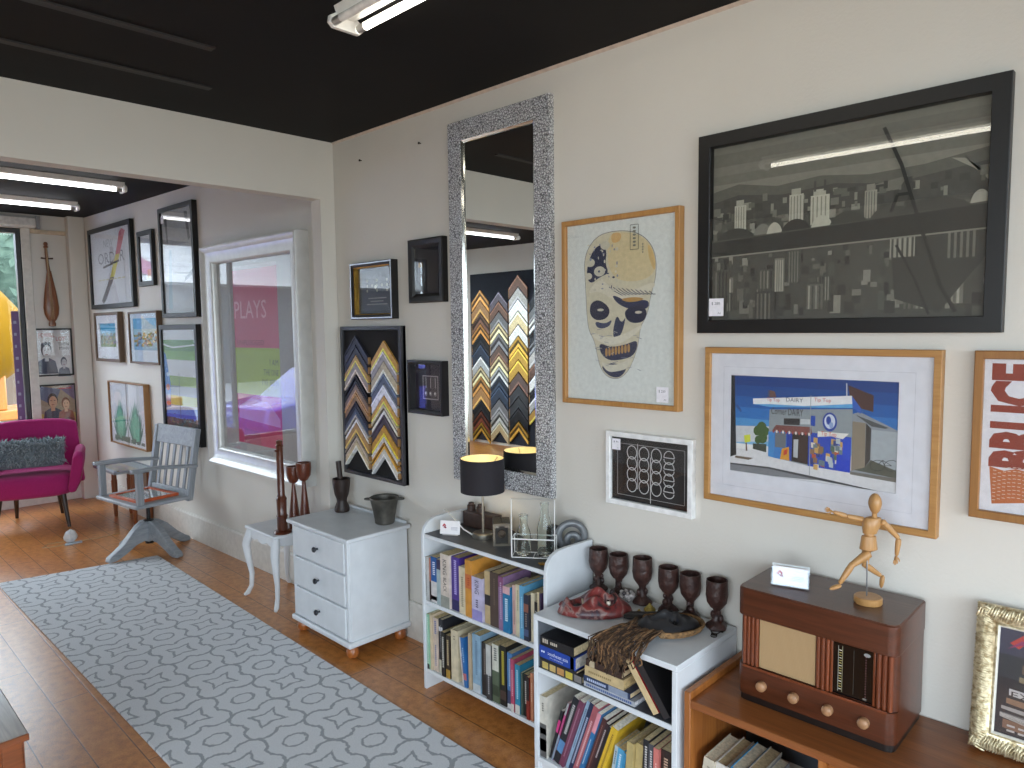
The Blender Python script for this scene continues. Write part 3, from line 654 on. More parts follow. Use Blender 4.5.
MB().rings(.64, 1.70, [(0,0),(0,-.026),(.004,-.031),(.086,-.031),(.09,-.028),(.09,0)]).build('frame', hammered(), r, smooth=20)
MB().rings(.64, 1.70, [(.09,-.002),(.09,-.027),(.100,-.020),(.100,-.002)]).build('slip', P('#c9c9c4', .12, 1, var=.02), r, smooth=0)
MB().box(-.222, .222, -.015, -.010, .098, 1.602).build('mirror_glass', MIRROR, r, smooth=0)

# ------------------------------------------------------------------ far room: pictures along the gallery wall
def draw_order(p):
    p.text('NEW', .34, .77, .58, .87, '#9a9ea6').text('ORDER', .18, .55, .84, .70, '#82868e').up()
    p.poly([(.74,.93),(.80,.97),(.88,.93),(.73,.65),(.63,.65)], '#c4566c').poly([(.63,.65),(.73,.65),(.57,.36),(.46,.36)], '#cfc23a').poly([(.46,.36),(.57,.36),(.33,.06),(.26,.02),(.22,.06)], '#58595d').up()
    p.poly([(.30,.49),(.70,.55),(.70,.58),(.30,.52)], '#3a3a38')
    for i in range(7): p.rect(.16+i*.10, .33, .23+i*.10, .345, '#c6bd83')
    p.text('1981', .45, .20, .58, .25, '#b9bcc0')
picture('picture_frame', 'large black framed poster with pink yellow grey slanted stripe, highest at far left', 'framed picture', draw=draw_order, w=1.096, h=.759, fw=.042, depth=.035, fmat=BLACKW, bg='#d9dce0', **farpic(3.502, 1.891))
def draw_small(p): p.rect(.1,.05,.9,.30,'#b6bcc2').up().rect(.5,.08,.85,.26,'#cbb65c').rect(.12,.05,.4,.16,'#6a6f78')  # yellow patch paints the outside machine's reflection onto the sheet
picture('picture_frame', 'smallest black framed picture between the striped poster and tall pale picture', 'framed picture', draw=draw_small, w=.321, h=.461, fw=.040, depth=.03, fmat=BLACKW, bg='#ccd2d6', **farpic(2.666, 2.056))
def draw_tall(p):  # mostly glass reflections, painted as pale bands and dark tapered shapes
    p.rect(0,.66,1,1,'#a9aaa8').up().rect(.05,.05,.95,.64,'#d4dadc').up()
    p.poly([(.10,.92),(.18,.95),(.2,.72),(.16,.68)], '#5c5e5e').poly([(.74,.96),(.84,.95),(.90,.70),(.84,.68)], '#5c5e5e').poly([(.12,.05),(.25,.05),(.3,.62),(.22,.62)], '#b4cbd2')
    p.poly([(.3,.42),(.95,.30),(.95,.45),(.3,.5)], '#c0c6c8').poly([(.66,.30),(.92,.36),(.94,.42),(.70,.34)], '#7c8890')
picture('picture_frame', 'tall black framed pale picture hung beside top of the big silver frame', 'framed picture', draw=draw_tall, w=.638, h=.871, fw=.036, depth=.04, fmat=BLACKW, bg='#c6caca', price=(.06,.93,.05,'$ 95'), **farpic(2.016, 1.780))
def landscape(seed, sky, sea):
    def f(p):
        rnd = random.Random(seed)
        p.rect(0,.62,1,1,sky[0]).rect(0,.45,1,.66,sky[1]).up(); p.rect(0,0,1,.48,sea).up()
        for i in range(70):
            u = rnd.random(); v = .12+rnd.random()*.42; c = rnd.choice(['#6f8a4c','#b9a25c','#8d7a9a','#c7c29c','#4f6f86','#a58a6a','#5a7a5a'])
            p.poly([(max(0,u-.05),v),(min(1,u+.04),v-.02),(min(1,u+.05),v+.06),(max(0,u-.03),v+.05)], c)
            if i % 8 == 0: p.up()
        p.up(); p.rect(0,0,1,.12,'#6c8f4a' if seed == 1 else '#7fb4d8')
    return f
BRNF = W('#6b5440', '#57432f', 'z', .5, 20)
picture('picture_frame', 'brown framed small coastal landscape under the striped poster, white mount', 'framed picture', draw=landscape(1, ('#3fa6cf','#86c4dc'), '#7d8f74'), w=.643, h=.463, fw=.028, depth=.045, fmat=BRNF, mount=(.09,.08,.11,.075), mcol='#e2e5ea', **farpic(3.649, 1.393))
picture('picture_frame', 'brown sided blue harbour landscape nearer the tall street print', 'framed picture', draw=landscape(2, ('#5fb2e0','#a2cfe0'), '#86b8da'), w=.641, h=.451, fw=.018, depth=.045, fmat=BRNF, mount=(.06,.02,.10,.04), mcol='#cfe2f2', **farpic(2.764, 1.394))
t = Print(-.04, 0, .08, .115, -.003); t.rect(0,0,1,1,'#e9e8ea').up()
for i in range(3): t.rect(.15,.2+i*.22,.8,.26+i*.22,'#a9a9b2')
t.mb.box(-.04,.04,-.0028,0,0,.115,paper('#e9e8ea'))
o = t.mb.build('price_card', None, None, smooth=0); pp = Vector((WALLX0,3.76,1.575)) + FD*3.19 + FN*.001; o.location = pp; o.rotation_euler = (0,0,FROT)
tag(o, 'small white price card stuck on wall between the two landscapes', 'price card')
def draw_plants(p):
    rnd = random.Random(4)
    for base, spread_ in ((.27,.22),(.70,.22)):
        for ring, cols in ((1.0,('#3f7f6a','#35705a')),(.72,('#5aa68c','#4d957c')),(.42,('#84c4a6','#6fb294'))):
            n = 11
            for i in range(n):
                a = (-1+2*i/(n-1))*ring; L = .66-.34*abs(a)+rnd.random()*.06-(.10 if ring < .5 else 0); bx = base+a*.09; tx_ = base+a*spread_; c = cols[i % 2]
                p.poly([(bx-.012,.07),(bx+.012,.07),((bx+tx_)/2+.020,.07+L*.5),(tx_,.07+L),((bx+tx_)/2-.020,.07+L*.5)], c)
    for i in range(24): u = .1+rnd.random()*.8; p.rect(u-.04,.04+rnd.random()*.04,u+.04,.09+rnd.random()*.05,'#62796a')
    p.up(); p.rect(.477,0,.493,1,'#6a6258')
picture('picture_frame', 'wide pale print of two green spiky plants below the landscapes', 'framed picture', draw=draw_plants, w=.889, h=.587, fw=.012, depth=.05, fmat=W('#a07446','#8a6038','z',.5,20), bg='#dfe2e6', **farpic(3.237, .627))
def draw_street(p):
    p.rect(0,.88,1,1,'#d4d8da').rect(0,.80,1,.9,'#5c8a3c').rect(0,.70,1,.80,'#7aa84c').rect(0,.56,1,.72,'#d2d4d6').rect(0,.47,1,.57,'#8aa344').rect(0,.38,1,.48,'#8b8f93').rect(0,.29,1,.39,'#a8ad4e').rect(0,.17,1,.30,'#5c86d8').rect(0,0,1,.18,'#5a4c3c').up()
    rnd = random.Random(8)
    for i in range(60):
        u = rnd.random()*.94; v = rnd.random()*.18; p.rect(u,v,u+.06,v+.04,rnd.choice(['#7a4a34','#3a3c40','#8a7a3c','#4c5a6a','#5c3a34']))
    p.poly([(0,.24),(1,.29),(1,.31),(0,.29)], '#d9dde6').poly([(0,.18),(1,.2),(1,.23),(0,.21)], '#2c55c8').up()
    p.poly([(.0,.8),(.08,.76),(.18,.5),(.17,.28),(0,.26)], '#3f78c4').up()
    p.disc(.10,.46,.06,.03,'#c8683a').disc(.12,.58,.05,.02,'#b9d2e8').disc(.12,.38,.05,.02,'#7cb4e0').disc(.1,.31,.07,.02,'#b53c44')
    p.line([(.0,.86),(.3,.83),(1,.86)], .012, '#dfe3e2').line([(.45,0),(.45,.6)], .008, '#55564e').line([(.93,.88),(.97,1)], .008, '#e8eaea')
picture('picture_frame', 'tall dark framed bright street print partly behind the swivel chair back', 'framed picture', draw=draw_street, w=.704, h=.946, fw=.040, depth=.04, fmat=BLACKW, bg='#e6e8ea', **farpic(2.074, .779))
# big silver frame
def draw_plays(p):
    p.rect(0,0,1,1,'#a3a09c').up()
    p.rect(.22,.05,.78,.97,'#b9b6b4').up(); p.rect(.22,.55,.78,.95,'#c05c74').rect(.22,.31,.78,.55,'#a5b84a').rect(.22,.05,.78,.31,'#b8305a').up()
    p.text('PLAYS', .23, .70, .64, .79, '#dca0ac').text('UNPLUGGED', .25, .565, .60, .59, '#7c3a4c')
    p.text('I AM', .66, .465, .76, .495, '#4e5a3a').text('THE ONE', .58, .415, .76, .445, '#4e5a3a').text("I'VE BEEN", .56, .365, .76, .395, '#4e5a3a')
    p.poly([(.24,.24),(.4,.29),(.62,.28),(.76,.20),(.76,.16),(.24,.18)], '#c8849a').poly([(.3,.05),(.52,.05),(.5,.12),(.3,.13)], '#a02a4e')
SILVW = P('#d2d2cf', .34, .25, var=.03, scale=12)
picture('picture_frame', 'huge silver framed pink and green poster on wall behind the white stool', 'framed picture', draw=draw_plays, w=1.315, h=1.575, fw=.125, depth=.095, fmat=SILVW, bg='#a3a09c', recess=.07,
        prof=[(0,0),(0,-.078),(.004,-.092),(.016,-.095),(.028,-.090),(.045,-.075),(.075,-.064),(.100,-.060),(.112,-.062),(.120,-.056),(.125,-.045),(.125,0)], **farpic(.838, .70))

# --- shop front wall: two movie posters, wooden lute, blind
def bust(p, u, v, s, skin, hair, coat):
    p.poly([(u-.26*s,v-.34*s),(u-.20*s,v-.10*s),(u-.07*s,v-.04*s),(u+.07*s,v-.04*s),(u+.20*s,v-.10*s),(u+.26*s,v-.34*s)], coat).up()
    p.poly([(u-.05*s,v-.10*s),(u+.05*s,v-.10*s),(u+.04*s,v+.02*s),(u-.04*s,v+.02*s)], skin).up()
    p.disc(u, v+.12*s, .125*s, .15*s, hair).up(); p.disc(u+.01*s, v+.085*s, .10*s, .125*s, skin).up()
    p.rect(u-.055*s,v+.11*s,u-.02*s,v+.125*s,dark(skin,.4)).rect(u+.03*s,v+.11*s,u+.065*s,v+.125*s,dark(skin,.4)).rect(u-.025*s,v+.025*s,u+.035*s,v+.038*s,'#8a4a44')
def draw_filmA(p):
    p.text('POWELL', .12, .83, .55, .92, '#b8443c').text('LOY', .58, .75, .84, .84, '#b8443c').text('THIN', .62, .64, .93, .71, '#2c2e36').text('MAN', .66, .55, .93, .62, '#2c2e36').up()
    bust(p, .30, .42, 1.15, '#c9c9cc', '#3a3e4c', '#4a5062'); p.up(); bust(p, .76, .20, .7, '#bcbcc2', '#4a4e5c', '#6a7082')
    p.disc(.22,.66,.06,.05,'#4c505e').disc(.38,.69,.05,.04,'#5a5e6a')
def frontpic(x0, x1, zb, h, **k): return dict(loc=((x0+x1)/2, YF-.001, zb), rz=0, w=x1-x0, h=h, **k)
picture('picture_frame', 'black framed grey movie poster with red lettering under the wooden lute', 'framed picture', draw=draw_filmA, fw=.016, depth=.02, fmat=BLACKW, bg='#d3d3d4', **frontpic(1.703, 2.034, 1.246, .467))
def draw_filmB(p):
    p.rect(0,.25,1,1,'#a3917a').up().poly([(0,.7),(.4,.5),(.6,.9),(0,1)], '#6a6f86').poly([(.6,.9),(1,.6),(1,1)], '#7c6a86').poly([(0,0),(1,0),(1,.32),(.5,.25),(0,.34)], '#c2ad5c').up()
    bust(p, .36, .50, 1.15, '#c79a7c', '#3a302e', '#4a4458'); p.up(); bust(p, .72, .44, .95, '#d8b496', '#7c4c34', '#9a5c4c')
    p.up(); p.poly([(.06,.12),(.3,.2),(.5,.12),(.8,.22),(.94,.16),(.92,.12),(.78,.16),(.5,.05),(.28,.13)], '#7a3c48'); p.rect(.55,.90,.9,.93,'#b8443c')
picture('picture_frame', 'black framed colour movie poster just above the pink armchair', 'framed picture', draw=draw_filmB, fw=.016, depth=.02, fmat=BLACKW, bg='#b5a488', **frontpic(1.712, 2.040, .735, .43))
r = thing('wooden_lute', 'long narrow brown wooden lute hanging above the movie posters', 'instrument', (1.868, YF-.002, 1.73))
WL = W('#8a5530', '#6f4022', 'z', .35, 18, .3)
prof = [(.012,0),(.030,.005),(.032,.03),(.024,.05),(.040,.07),(.060,.12),(.066,.18),(.058,.27),(.046,.36),(.030,.46),(.018,.54)]
loops = [[(rr*math.cos(2*PI*i/18), -.022+.4*rr*math.sin(2*PI*i/18), z) for i in range(18)] for rr, z in prof]
MB().loft(loops).build('body', WL, r)
MB().tube([(-.004,-.022,.53),(-.010,-.022,.60),(-.014,-.022,.68),(-.016,-.024,.76)], [.017,.014,.013,.012], 10).build('neck', WL, r)
MB().lathe([(.012,0),(.022,.01),(.014,.025),(.02,.04),(.014,.055),(.008,.06)], 12, M=T(-.016,-.024,.755)).build('pegbox', WL, r)
pg = MB()
for s in (-1,1): pg.tube([(-.012,-.024,.655),(-.012+s*.05,-.026,.66)], [.005,.008], 8)
pg.build('tuning_peg', P('#4a2c1a', .4), r)
s = MB()
for k in (-1,0,1): s.tube([(k*.012,-.050,.07),(k*.010,-.052,.15),(-.010+k*.005,-.040,.55),(-.014+k*.004,-.038,.76)], .0012, 5)
s.build('strings', P('#c9b48a', .4), r)
r = thing('roller_blind', 'grey roller blind cassette above the shop window', 'blind', (.75, YF-.005, 2.665))
MB().prism([(0,0),(-.055,0),(-.075,.02),(-.075,.09),(-.055,.11),(0,.11)], 'x', -1.6, 1.02).build('cassette', P('#cfcdc8', .4), r, bevel=.003)
MB().box(1.02, 1.055, -.08, 0, -.006, .115).build('end_cap', P('#8a8b8e', .4), r, bevel=.004)

# ------------------------------------------------------------------ rug
def rug_mat():
    m, nt, b = newmat('woven_trellis'); b.inputs['Roughness'].default_value = .95; b.inputs['Specular IOR Level'].default_value = .1; b.inputs['Sheen Weight'].default_value = .25
    v = coords(nt); n = N(nt, 'ShaderNodeTexNoise', Scale=55, Detail=2.0); nt.links.new(v, n.inputs['Vector'])
    wob = N(nt, 'ShaderNodeMix'); wob.data_type = 'VECTOR'; wob.inputs[0].default_value = .020; nt.links.new(v, wob.inputs[4]); nt.links.new(n.outputs['Color'], wob.inputs[5])
    sx = N(nt, 'ShaderNodeSeparateXYZ'); nt.links.new(wob.outputs[1], sx.inputs[0])
    def mth(op, a, b_=None, c=None):
        k = N(nt, 'ShaderNodeMath', operation=op)
        for i, q in enumerate((a, b_, c)):
            if q is None: continue
            if isinstance(q, (int, float)): k.inputs[i].default_value = q
            else: nt.links.new(q, k.inputs[i])
        return k.outputs[0]
    # lattice of lobed medallions, little stars inside, ovals in the gaps
    PX, PY = .215, .232
    def cell(ox, oy):
        return (mth('ABSOLUTE', mth('WRAP', mth('ADD', sx.outputs[0], ox), PX, -PX)), mth('ABSOLUTE', mth('WRAP', mth('ADD', sx.outputs[1], oy), PY, -PY)))
    def length(a, b_): return mth('SQRT', mth('ADD', mth('MULTIPLY', a, a), mth('MULTIPLY', b_, b_)))
    med = star = oval = None
    for ox, oy in ((0,0),(PX,PY)):
        a, b_ = cell(ox, oy)
        q = mth('SUBTRACT', length(mth('SUBTRACT', a, .064), mth('SUBTRACT', b_, .070)), .062)
        q2 = mth('SUBTRACT', mth('MAXIMUM', a, b_), .100); q = mth('MINIMUM', q, q2)
        e = mth('SUBTRACT', mth('ADD', mth('MAXIMUM', a, b_), mth('MULTIPLY', mth('MINIMUM', a, b_), -.32)), .036)
        med = q if med is None else mth('MINIMUM', med, q); star = e if star is None else mth('MINIMUM', star, e)
    for ox, oy in ((PX,0),(0,PY)):
        a, b_ = cell(ox, oy); q = mth('SUBTRACT', length(a, mth('MULTIPLY', b_, 1.15)), .048)
        oval = q if oval is None else mth('MINIMUM', oval, q)
    def band(d, w): return mth('LESS_THAN', mth('ABSOLUTE', d), w)
    l2 = mth('MAXIMUM', mth('MAXIMUM', band(med, .0065), band(star, .006)), band(oval, .006))
    fine = N(nt, 'ShaderNodeTexNoise', Scale=260, Detail=2.0); nt.links.new(v, fine.inputs['Vector'])
    base = ramp(nt, fine.outputs[0], [(.3, '#c6c8cc'), (.7, '#dcdee1')]); lines = ramp(nt, fine.outputs[0], [(.3, '#8c9095'), (.7, '#a3a7ac')])
    mx = N(nt, 'ShaderNodeMix'); mx.data_type = 'RGBA'; nt.links.new(l2, mx.inputs[0]); nt.links.new(base, mx.inputs[6]); nt.links.new(lines, mx.inputs[7])
    nt.links.new(mx.outputs[2], b.inputs['Base Color'])
    bumpin(nt, b, mth('ADD', fine.outputs[0], mth('MULTIPLY', l2, -.6)), .5, .004); return m
r = MB().prism([(-.408,-2.35),(.402,-2.35),(.490,2.22),(-.463,2.40)], 'z', 0, .011).build('rug', rug_mat(), bevel=.004)
r.location = (1.368, 3.30, .0005)
tag(r, 'long pale grey runner rug with darker trellis pattern on the floor', 'rug')

# ------------------------------------------------------------------ furniture helpers
WHITE = P('#d6dade', .38, var=.02, scale=12); WHITE2 = P('#dcdfe2', .45, var=.02, scale=12)

# --- three drawer chest
r = thing('chest_of_drawers', 'white chest of three drawers on round wooden feet', 'chest of drawers', (1.905, 3.295, 0), RW)
hw = .275; D = .375
c = MB(); c.box(-hw, hw, .012, D, .085, .612); c.build('carcass', WHITE, r, bevel=.003)
MB().prism([(-hw-.028,-.018),(hw+.028,-.018),(hw+.028,D+.004),(-hw-.028,D+.004)], 'z', .612, .634).build('top', WHITE, r, bevel=.007, bseg=3)
MB().box(-hw-.016, hw+.016, -.012, D+.004, .066, .096).build('plinth', WHITE, r, bevel=.009, bseg=3)
MB().box(-hw, hw, D-.012, D, .634, .65).build('back_rail', WHITE, r, bevel=.003)
for s in (-1, 1): MB().box(s*(hw-.013)-.010, s*(hw-.013)+.010, .001, .013, .098, .606).build('stile', WHITE, r, bevel=.003)
for i in range(3):
    z0 = .103 + i*.170
    d = MB().box(-hw+.028, hw-.028, -.004, .012, z0, z0+.160).build('drawer', WHITE, r, bevel=.006, bseg=3)
    k = MB(); Mk = T(0,-.004,z0+.082) @ Matrix.Rotation(PI/2, 4, 'X')
    k.lathe([(.006,0),(.005,.010),(.012,.016),(.0155,.023),(.012,.029),(.004,.031)], 16, M=Mk); k.build('knob', P('#2a2c33', .3, .3), d)
for x, y in ((-hw+.03,.035),(hw-.03,.035),(-hw+.03,D-.04),(hw-.03,D-.04)):
    MB().lathe([(.016,0),(.028,.008),(.034,.026),(.031,.045),(.020,.058),(.018,.068)], 20, M=T(x,y,0)).build('bun_foot', W('#a8622e','#8d4d20','z',.3,20,.3), r)
zc = .634
DKW = W('#2e1f19', '#1f1511', 'z', .5, 24)
r = thing('mortar_and_pestle', 'dark wooden mortar and pestle at back of white chest', 'mortar', (2.185, 3.50, zc+.0006))
MB().lathe([(.040,0),(.043,.008),(.040,.03),(.028,.058),(.030,.075),(.040,.10),(.048,.15),(.051,.19),(.046,.192),(.040,.15),(.030,.11),(.005,.10)], 24).build('mortar', DKW, r)
MB().tube([(0,0,.12),(-.004,.006,.20),(-.008,.012,.29)], [.013,.015,.016], 12).build('pestle', DKW, r)
r = thing('metal_pot', 'small dark grey metal pot with two rim handles on white chest', 'pot', (2.205, 3.115, zc+.0005), -.80)
PEW = P('#57544f', .5, .55, var=.25, scale=14, bump=.15, bscale=30)
MB().lathe([(.048,0),(.052,.004),(.055,.03),(.064,.08),(.074,.125),(.080,.138),(.078,.142),(.071,.138),(.060,.08),(.048,.02),(.01,.012)], 28).build('body', PEW, r)
for s in (-1,1): MB().prism([(s*.072,-.017),(s*.098,-.014),(s*.110,0),(s*.098,.014),(s*.072,.017)], 'z', .126, .137).build('handle', PEW, r, bevel=.003)

# --- small stool with cabriole legs
r = thing('white_stool', 'small white stool with curved legs left of the white chest', 'stool', (2.10, 4.075, 0), RW)
sw, sd = .19, .145
MB().prism([(-sw,-sd),(sw,-sd),(sw,sd),(-sw,sd)], 'z', .437, .456).build('top', WHITE2, r, bevel=.007, bseg=3)
ap = [(-sw+.03,.435),(-sw+.03,.39),(-.11,.375),(-.06,.388),(-.03,.375),(0,.368),(.03,.375),(.06,.388),(.11,.375),(sw-.03,.39),(sw-.03,.435)]
for y0 in (-sd+.02, sd-.032): MB().prism(ap, 'y', y0, y0+.012).build('apron', WHITE2, r, bevel=.002)
ap2 = [(-sd+.03,.435),(-sd+.03,.39),(-.06,.378),(0,.37),(.06,.378),(sd-.03,.39),(sd-.03,.435)]
for x0 in (-sw+.02, sw-.032): MB().prism(ap2, 'x', x0, x0+.012).build('apron', WHITE2, r, bevel=.002)
for sx in (-1,1):
    for sy in (-1,1):
        pa = [(sw-.03,sd-.03,.437),(sw-.018,sd-.02,.39),(sw-.004,sd-.006,.335),(sw-.012,sd-.014,.25),(sw-.026,sd-.026,.15),(sw-.022,sd-.022,.07),(sw-.004,sd-.004,.022),(sw+.010,sd+.010,.010)]
        pa = [(sx*a, sy*b, z) for a,b,z in pa]
        MB().tube(pa, [.022,.027,.026,.021,.0155,.0135,.015,.010], 12).build('leg', WHITE2, r)
TURN = W('#5e2f1a', '#452011', 'z', .3, 20, .4); TURN2 = W('#682f18','#4f2312','z',.3,20,.4)
r = thing('candlestick', 'tall thin turned brown wooden candlestick on the white stool', 'candlestick', (2.035, 3.925, .4565))
MB().lathe([(.050,0),(.053,.006),(.048,.014),(.030,.02),(.031,.03),(.030,.10),(.034,.106),(.028,.115),(.030,.20),(.032,.21),(.026,.222),(.021,.235),(.022,.37),(.020,.40),(.021,.46),(.020,.52),(.024,.53),(.017,.54),(.020,.56),(.012,.564)], 20).build('turned_stem', TURN, r)
MB().tube([(-.016,0,.50),(-.034,0,.505)], .006, 8).build('side_peg', TURN, r)
for x, y, h, R_, lab in ((2.140,3.968,.385,.040,'shorter brown wooden goblet candle holder on white stool, nearer the tall candlestick'),(2.165,3.885,.415,.046,'taller brown wooden goblet candle holder on white stool, nearest the chest')):
    r = thing('candle_holder', lab, 'candle holder', (x, y, .4565), 0, 'wooden goblet candle holders')
    k = h/.4
    MB().lathe([(.040,0),(.041,.006),(.030,.10*k),(.020,.19*k),(.011,.27*k),(.010,.292*k)], 22).build('tapered_stem', TURN2, r)
    MB().lathe([(.011,.29*k),(.024,.298*k),(R_*.9,.325*k),(R_,.36*k),(R_*.98,.40*k),(R_*.86,.40*k),(R_*.8,.35*k),(.006,.335*k)], 22).build('cup', TURN2, r)

# ------------------------------------------------------------------ books
def book(where, x, yb, z, t, h, d, c, lab, title=None, tcol='#e8e4d8', bands=(), tilt=0, lie=0, hard=False, pages='#d9cba8', root_rz=RW, frame=None, group=None, turn=0):
    """spine faces local -Y; x is the left end of the spine on the shelf, local units"""
    Mr = frame @ T(x, yb, z)
    r = tag(bpy.data.objects.new('book', None), lab, 'book', group or where); C.objects.link(r); r.empty_display_size = .03
    if lie: Mr = Mr @ Matrix.Rotation(lie*PI/2, 4, 'Y')
    if tilt: Mr = T(0,0,t*math.sin(math.radians(max(0,tilt)))) @ Mr @ Matrix.Rotation(math.radians(tilt), 4, 'Y')
    if turn: Mr = Mr @ Rz(math.radians(turn))
    r.matrix_world = Mr
    th = .0022 if hard else .0012; ov = .003 if hard else .0004
    g = .0004; mc = P(c, .42, var=.08, scale=25)
    cv = MB(); cv.box(g, t-g, 0, th, 0, h, mc); cv.box(g, g+th, th, d, 0, h, mc); cv.box(t-g-th, t-g, th, d, 0, h, mc)
    for z0, z1, bc in bands:
        cv.box(g+.0002, t-g-.0002, -.0003, 0, z0*h, z1*h, P(bc, .42, var=.06, scale=40))
    cv.build('cover', mc, r, smooth=0)
    MB().box(g+th, t-g-th, th, d-ov, ov, h-ov).build('page_block', P(pages, .8, var=.1, scale=120), r, smooth=0)
    if title:
        mt = P(tcol, .5, var=.02); tb = MB()
        for s, a, b, wd in title:
            if s == '|':                                          # unreadable small line of lettering
                n = max(2, int((b-a)*h/.0085)); 
                for i in range(n):
                    zc_ = b*h - (i+.5)*(b-a)*h/n; tb.add([(t*(.5-wd*.38),-.0006,zc_-.0027),(t*(.5+wd*.38),-.0006,zc_-.0027),(t*(.5+wd*.38),-.0006,zc_+.0027),(t*(.5-wd*.38),-.0006,zc_+.0027)], [(0,1,2,3)], mt)
            else:
                vs, fs, _ = text2d(s)
                tb.add([(t*(.5-wd/2)+vy*t*wd, -.0006, b*h-vx*(b-a)*h) for vx, vy in vs], fs, mt)    # reads top to bottom
        tb.build('spine_title', None, r, smooth=0)
    return r
def nth(i): n = i+1; return '%d%s' % (n, 'th' if 10 < n % 100 < 14 else {1:'st',2:'nd',3:'rd'}.get(n % 10, 'th'))
def ordlab(look, i, where): return '%s, %s %s' % (look, 'leftmost' if i == 0 else nth(i) + ' from left', where)

# --- bookcase by the mirror
BX, BY0, BY1 = 1.995, 2.54, 1.77
r = thing('bookcase', 'white open bookcase with rounded sides under the tall mirror', 'bookcase', (BX, (BY0+BY1)/2, 0), RW)
bw = (BY0-BY1)/2; BD = .288
sidep = [(0,0),(BD,0),(BD,.80),(.13,.805),(.075,.803),(.035,.79),(.010,.765),(0,.73)]
for s in (-1,1): MB().prism(sidep, 'x', s*bw-(.018 if s > 0 else 0), s*bw+(.018 if s < 0 else 0)).build('side_panel', WHITE, r, bevel=.002)
shelfgrey = P('#4a4d52', .5, var=.05)
for i, (zt, nm) in enumerate(((.098,'bottom_shelf'),(.425,'middle_shelf'),(.738,'top_shelf'))):
    o = MB().box(-bw+.018, bw-.018, .004, BD-.006, zt-.018, zt-(.0015 if i == 2 else 0)).build(nm, WHITE, r, bevel=.001)
    if i == 2: MB().box(-bw+.0185, bw-.0185, .008, BD-.006, zt-.0015, zt).build('shelf_liner', shelfgrey, o, smooth=0)
MB().box(-bw+.018, bw-.018, BD-.006, BD, .08, .738).build('back_panel', P('#b9bcc0', .6), r, smooth=0)
F1 = T(BX+.004, 0, 0) @ Rz(RW)
Wh1 = 'on upper shelf below the mirror'
S1 = [ # left, right, height, depth, colour, look, title, title colour, bands, hard
 (2.520,2.508,.205,.13,'#b9bab8','thin grey white book',[('|',.1,.6,.4)],'#77777a',[],0),
 (2.507,2.491,.20,.13,'#b8745a','thin orange book with dark foot',[],'',[(0,.45,'#3a2c2c')],0),
 (2.490,2.447,.212,.14,'#245a9c','blue and white paperback',[('|',.6,.9,.5)],'#cfd8e6',[(0,.46,'#c9c6c4'),(.05,.14,'#5a2c34')],0),
 (2.445,2.416,.21,.16,'#9fb0b4','pale teal book with dark purple top',[],'',[(.78,1,'#3a3352')],0),
 (2.413,2.353,.245,.17,'#cdc0b4','thick cream paperback lettered KING',[('KING',.62,.90,.42),('BLACK',.30,.56,.36)],'#4a4440',[(0,.22,'#8d8f86')],0),
 (2.351,2.299,.242,.18,'#4a3488','thick purple hardback with pale lettering',[('|',.3,.95,.4)],'#b9aee0',[(0,.2,'#2c2a5a')],1),
 (2.297,2.254,.21,.14,'#cfc2a4','cream paperback with faded lettering',[('|',.15,.8,.4)],'#8a7f6c',[],0),
 (2.252,2.208,.252,.18,'#c58a3c','tall orange yellow hardback',[('|',.55,.7,.4)],'#a84a2c',[(.5,.75,'#c06a3c')],1),
 (2.206,2.141,.19,.15,'#b8b2cc','lavender paperback lettered KING',[('KING',.62,.93,.4),('|',.3,.5,.3)],'#4a4660',[(0,.25,'#8f88c0')],0),
 (2.138,2.103,.228,.17,'#b8a27a','tan paperback with dark splash',[],'',[(.35,.55,'#2c2a2c')],0),
 (2.101,2.049,.232,.18,'#4d3f38','dark brown hardback',[('|',.4,.9,.2)],'#6d5c50',[],1),
 (2.047,2.019,.227,.17,'#85688a','dusty purple hardback',[('|',.2,.9,.4)],'#b59ab8',[(.8,1,'#7a4a6c')],1),
 (2.017,1.976,.195,.14,'#1f6f9c','teal blue paperback with pink top',[('|',.25,.75,.5)],'#cfe2ea',[(.84,1,'#c9a0a4')],0),
 (1.974,1.953,.206,.14,'#c9a8a0','pinkish cream paperback',[('|',.2,.7,.3)],'#8a6a64',[],0),
 (1.951,1.928,.215,.14,'#c9c0a4','thin cream paperback',[('|',.5,.9,.3)],'#8d8468',[],0),
 (1.926,1.902,.218,.19,'#5d9cc0','sky blue hardback',[('|',.2,.8,.3)],'#a9d0e4',[],1),
 (1.900,1.873,.19,.14,'#2c3040','navy paperback with small pictures',[('|',.3,.6,.4)],'#9a8a7c',[(.62,.8,'#8a5a4c'),(.1,.25,'#4c5a7c')],0),
 (1.871,1.851,.20,.13,'#cfc4a8','narrow ivory paperback',[],'',[],0),
 (1.849,1.831,.17,.13,'#2b2829','short black paperback',[('|',.3,.8,.4)],'#a9a49c',[],0),
 (1.829,1.817,.215,.14,'#c7b894','slim beige paperback',[],'',[],0),
 (1.815,1.804,.216,.13,'#3a2c44','slim dark violet paperback',[],'',[],0),
 (1.802,1.791,.215,.13,'#8a6ab0','slim lilac and pink paperback',[],'',[(.2,.6,'#b85a84')],0)]
for i, (a, b, h, d, c, look, ti, tc, bands, hard) in enumerate(S1):
    book('books on the upper shelf', -a, .002+.004*((i*7)%4), .4255, a-b, h, d, c, ordlab(look, i, Wh1), ti, tc or '#ffffff', bands, hard=hard, frame=F1, pages='#cdb98c' if i % 3 else '#d8cdb0')
Wh2 = 'on lower shelf below the mirror'
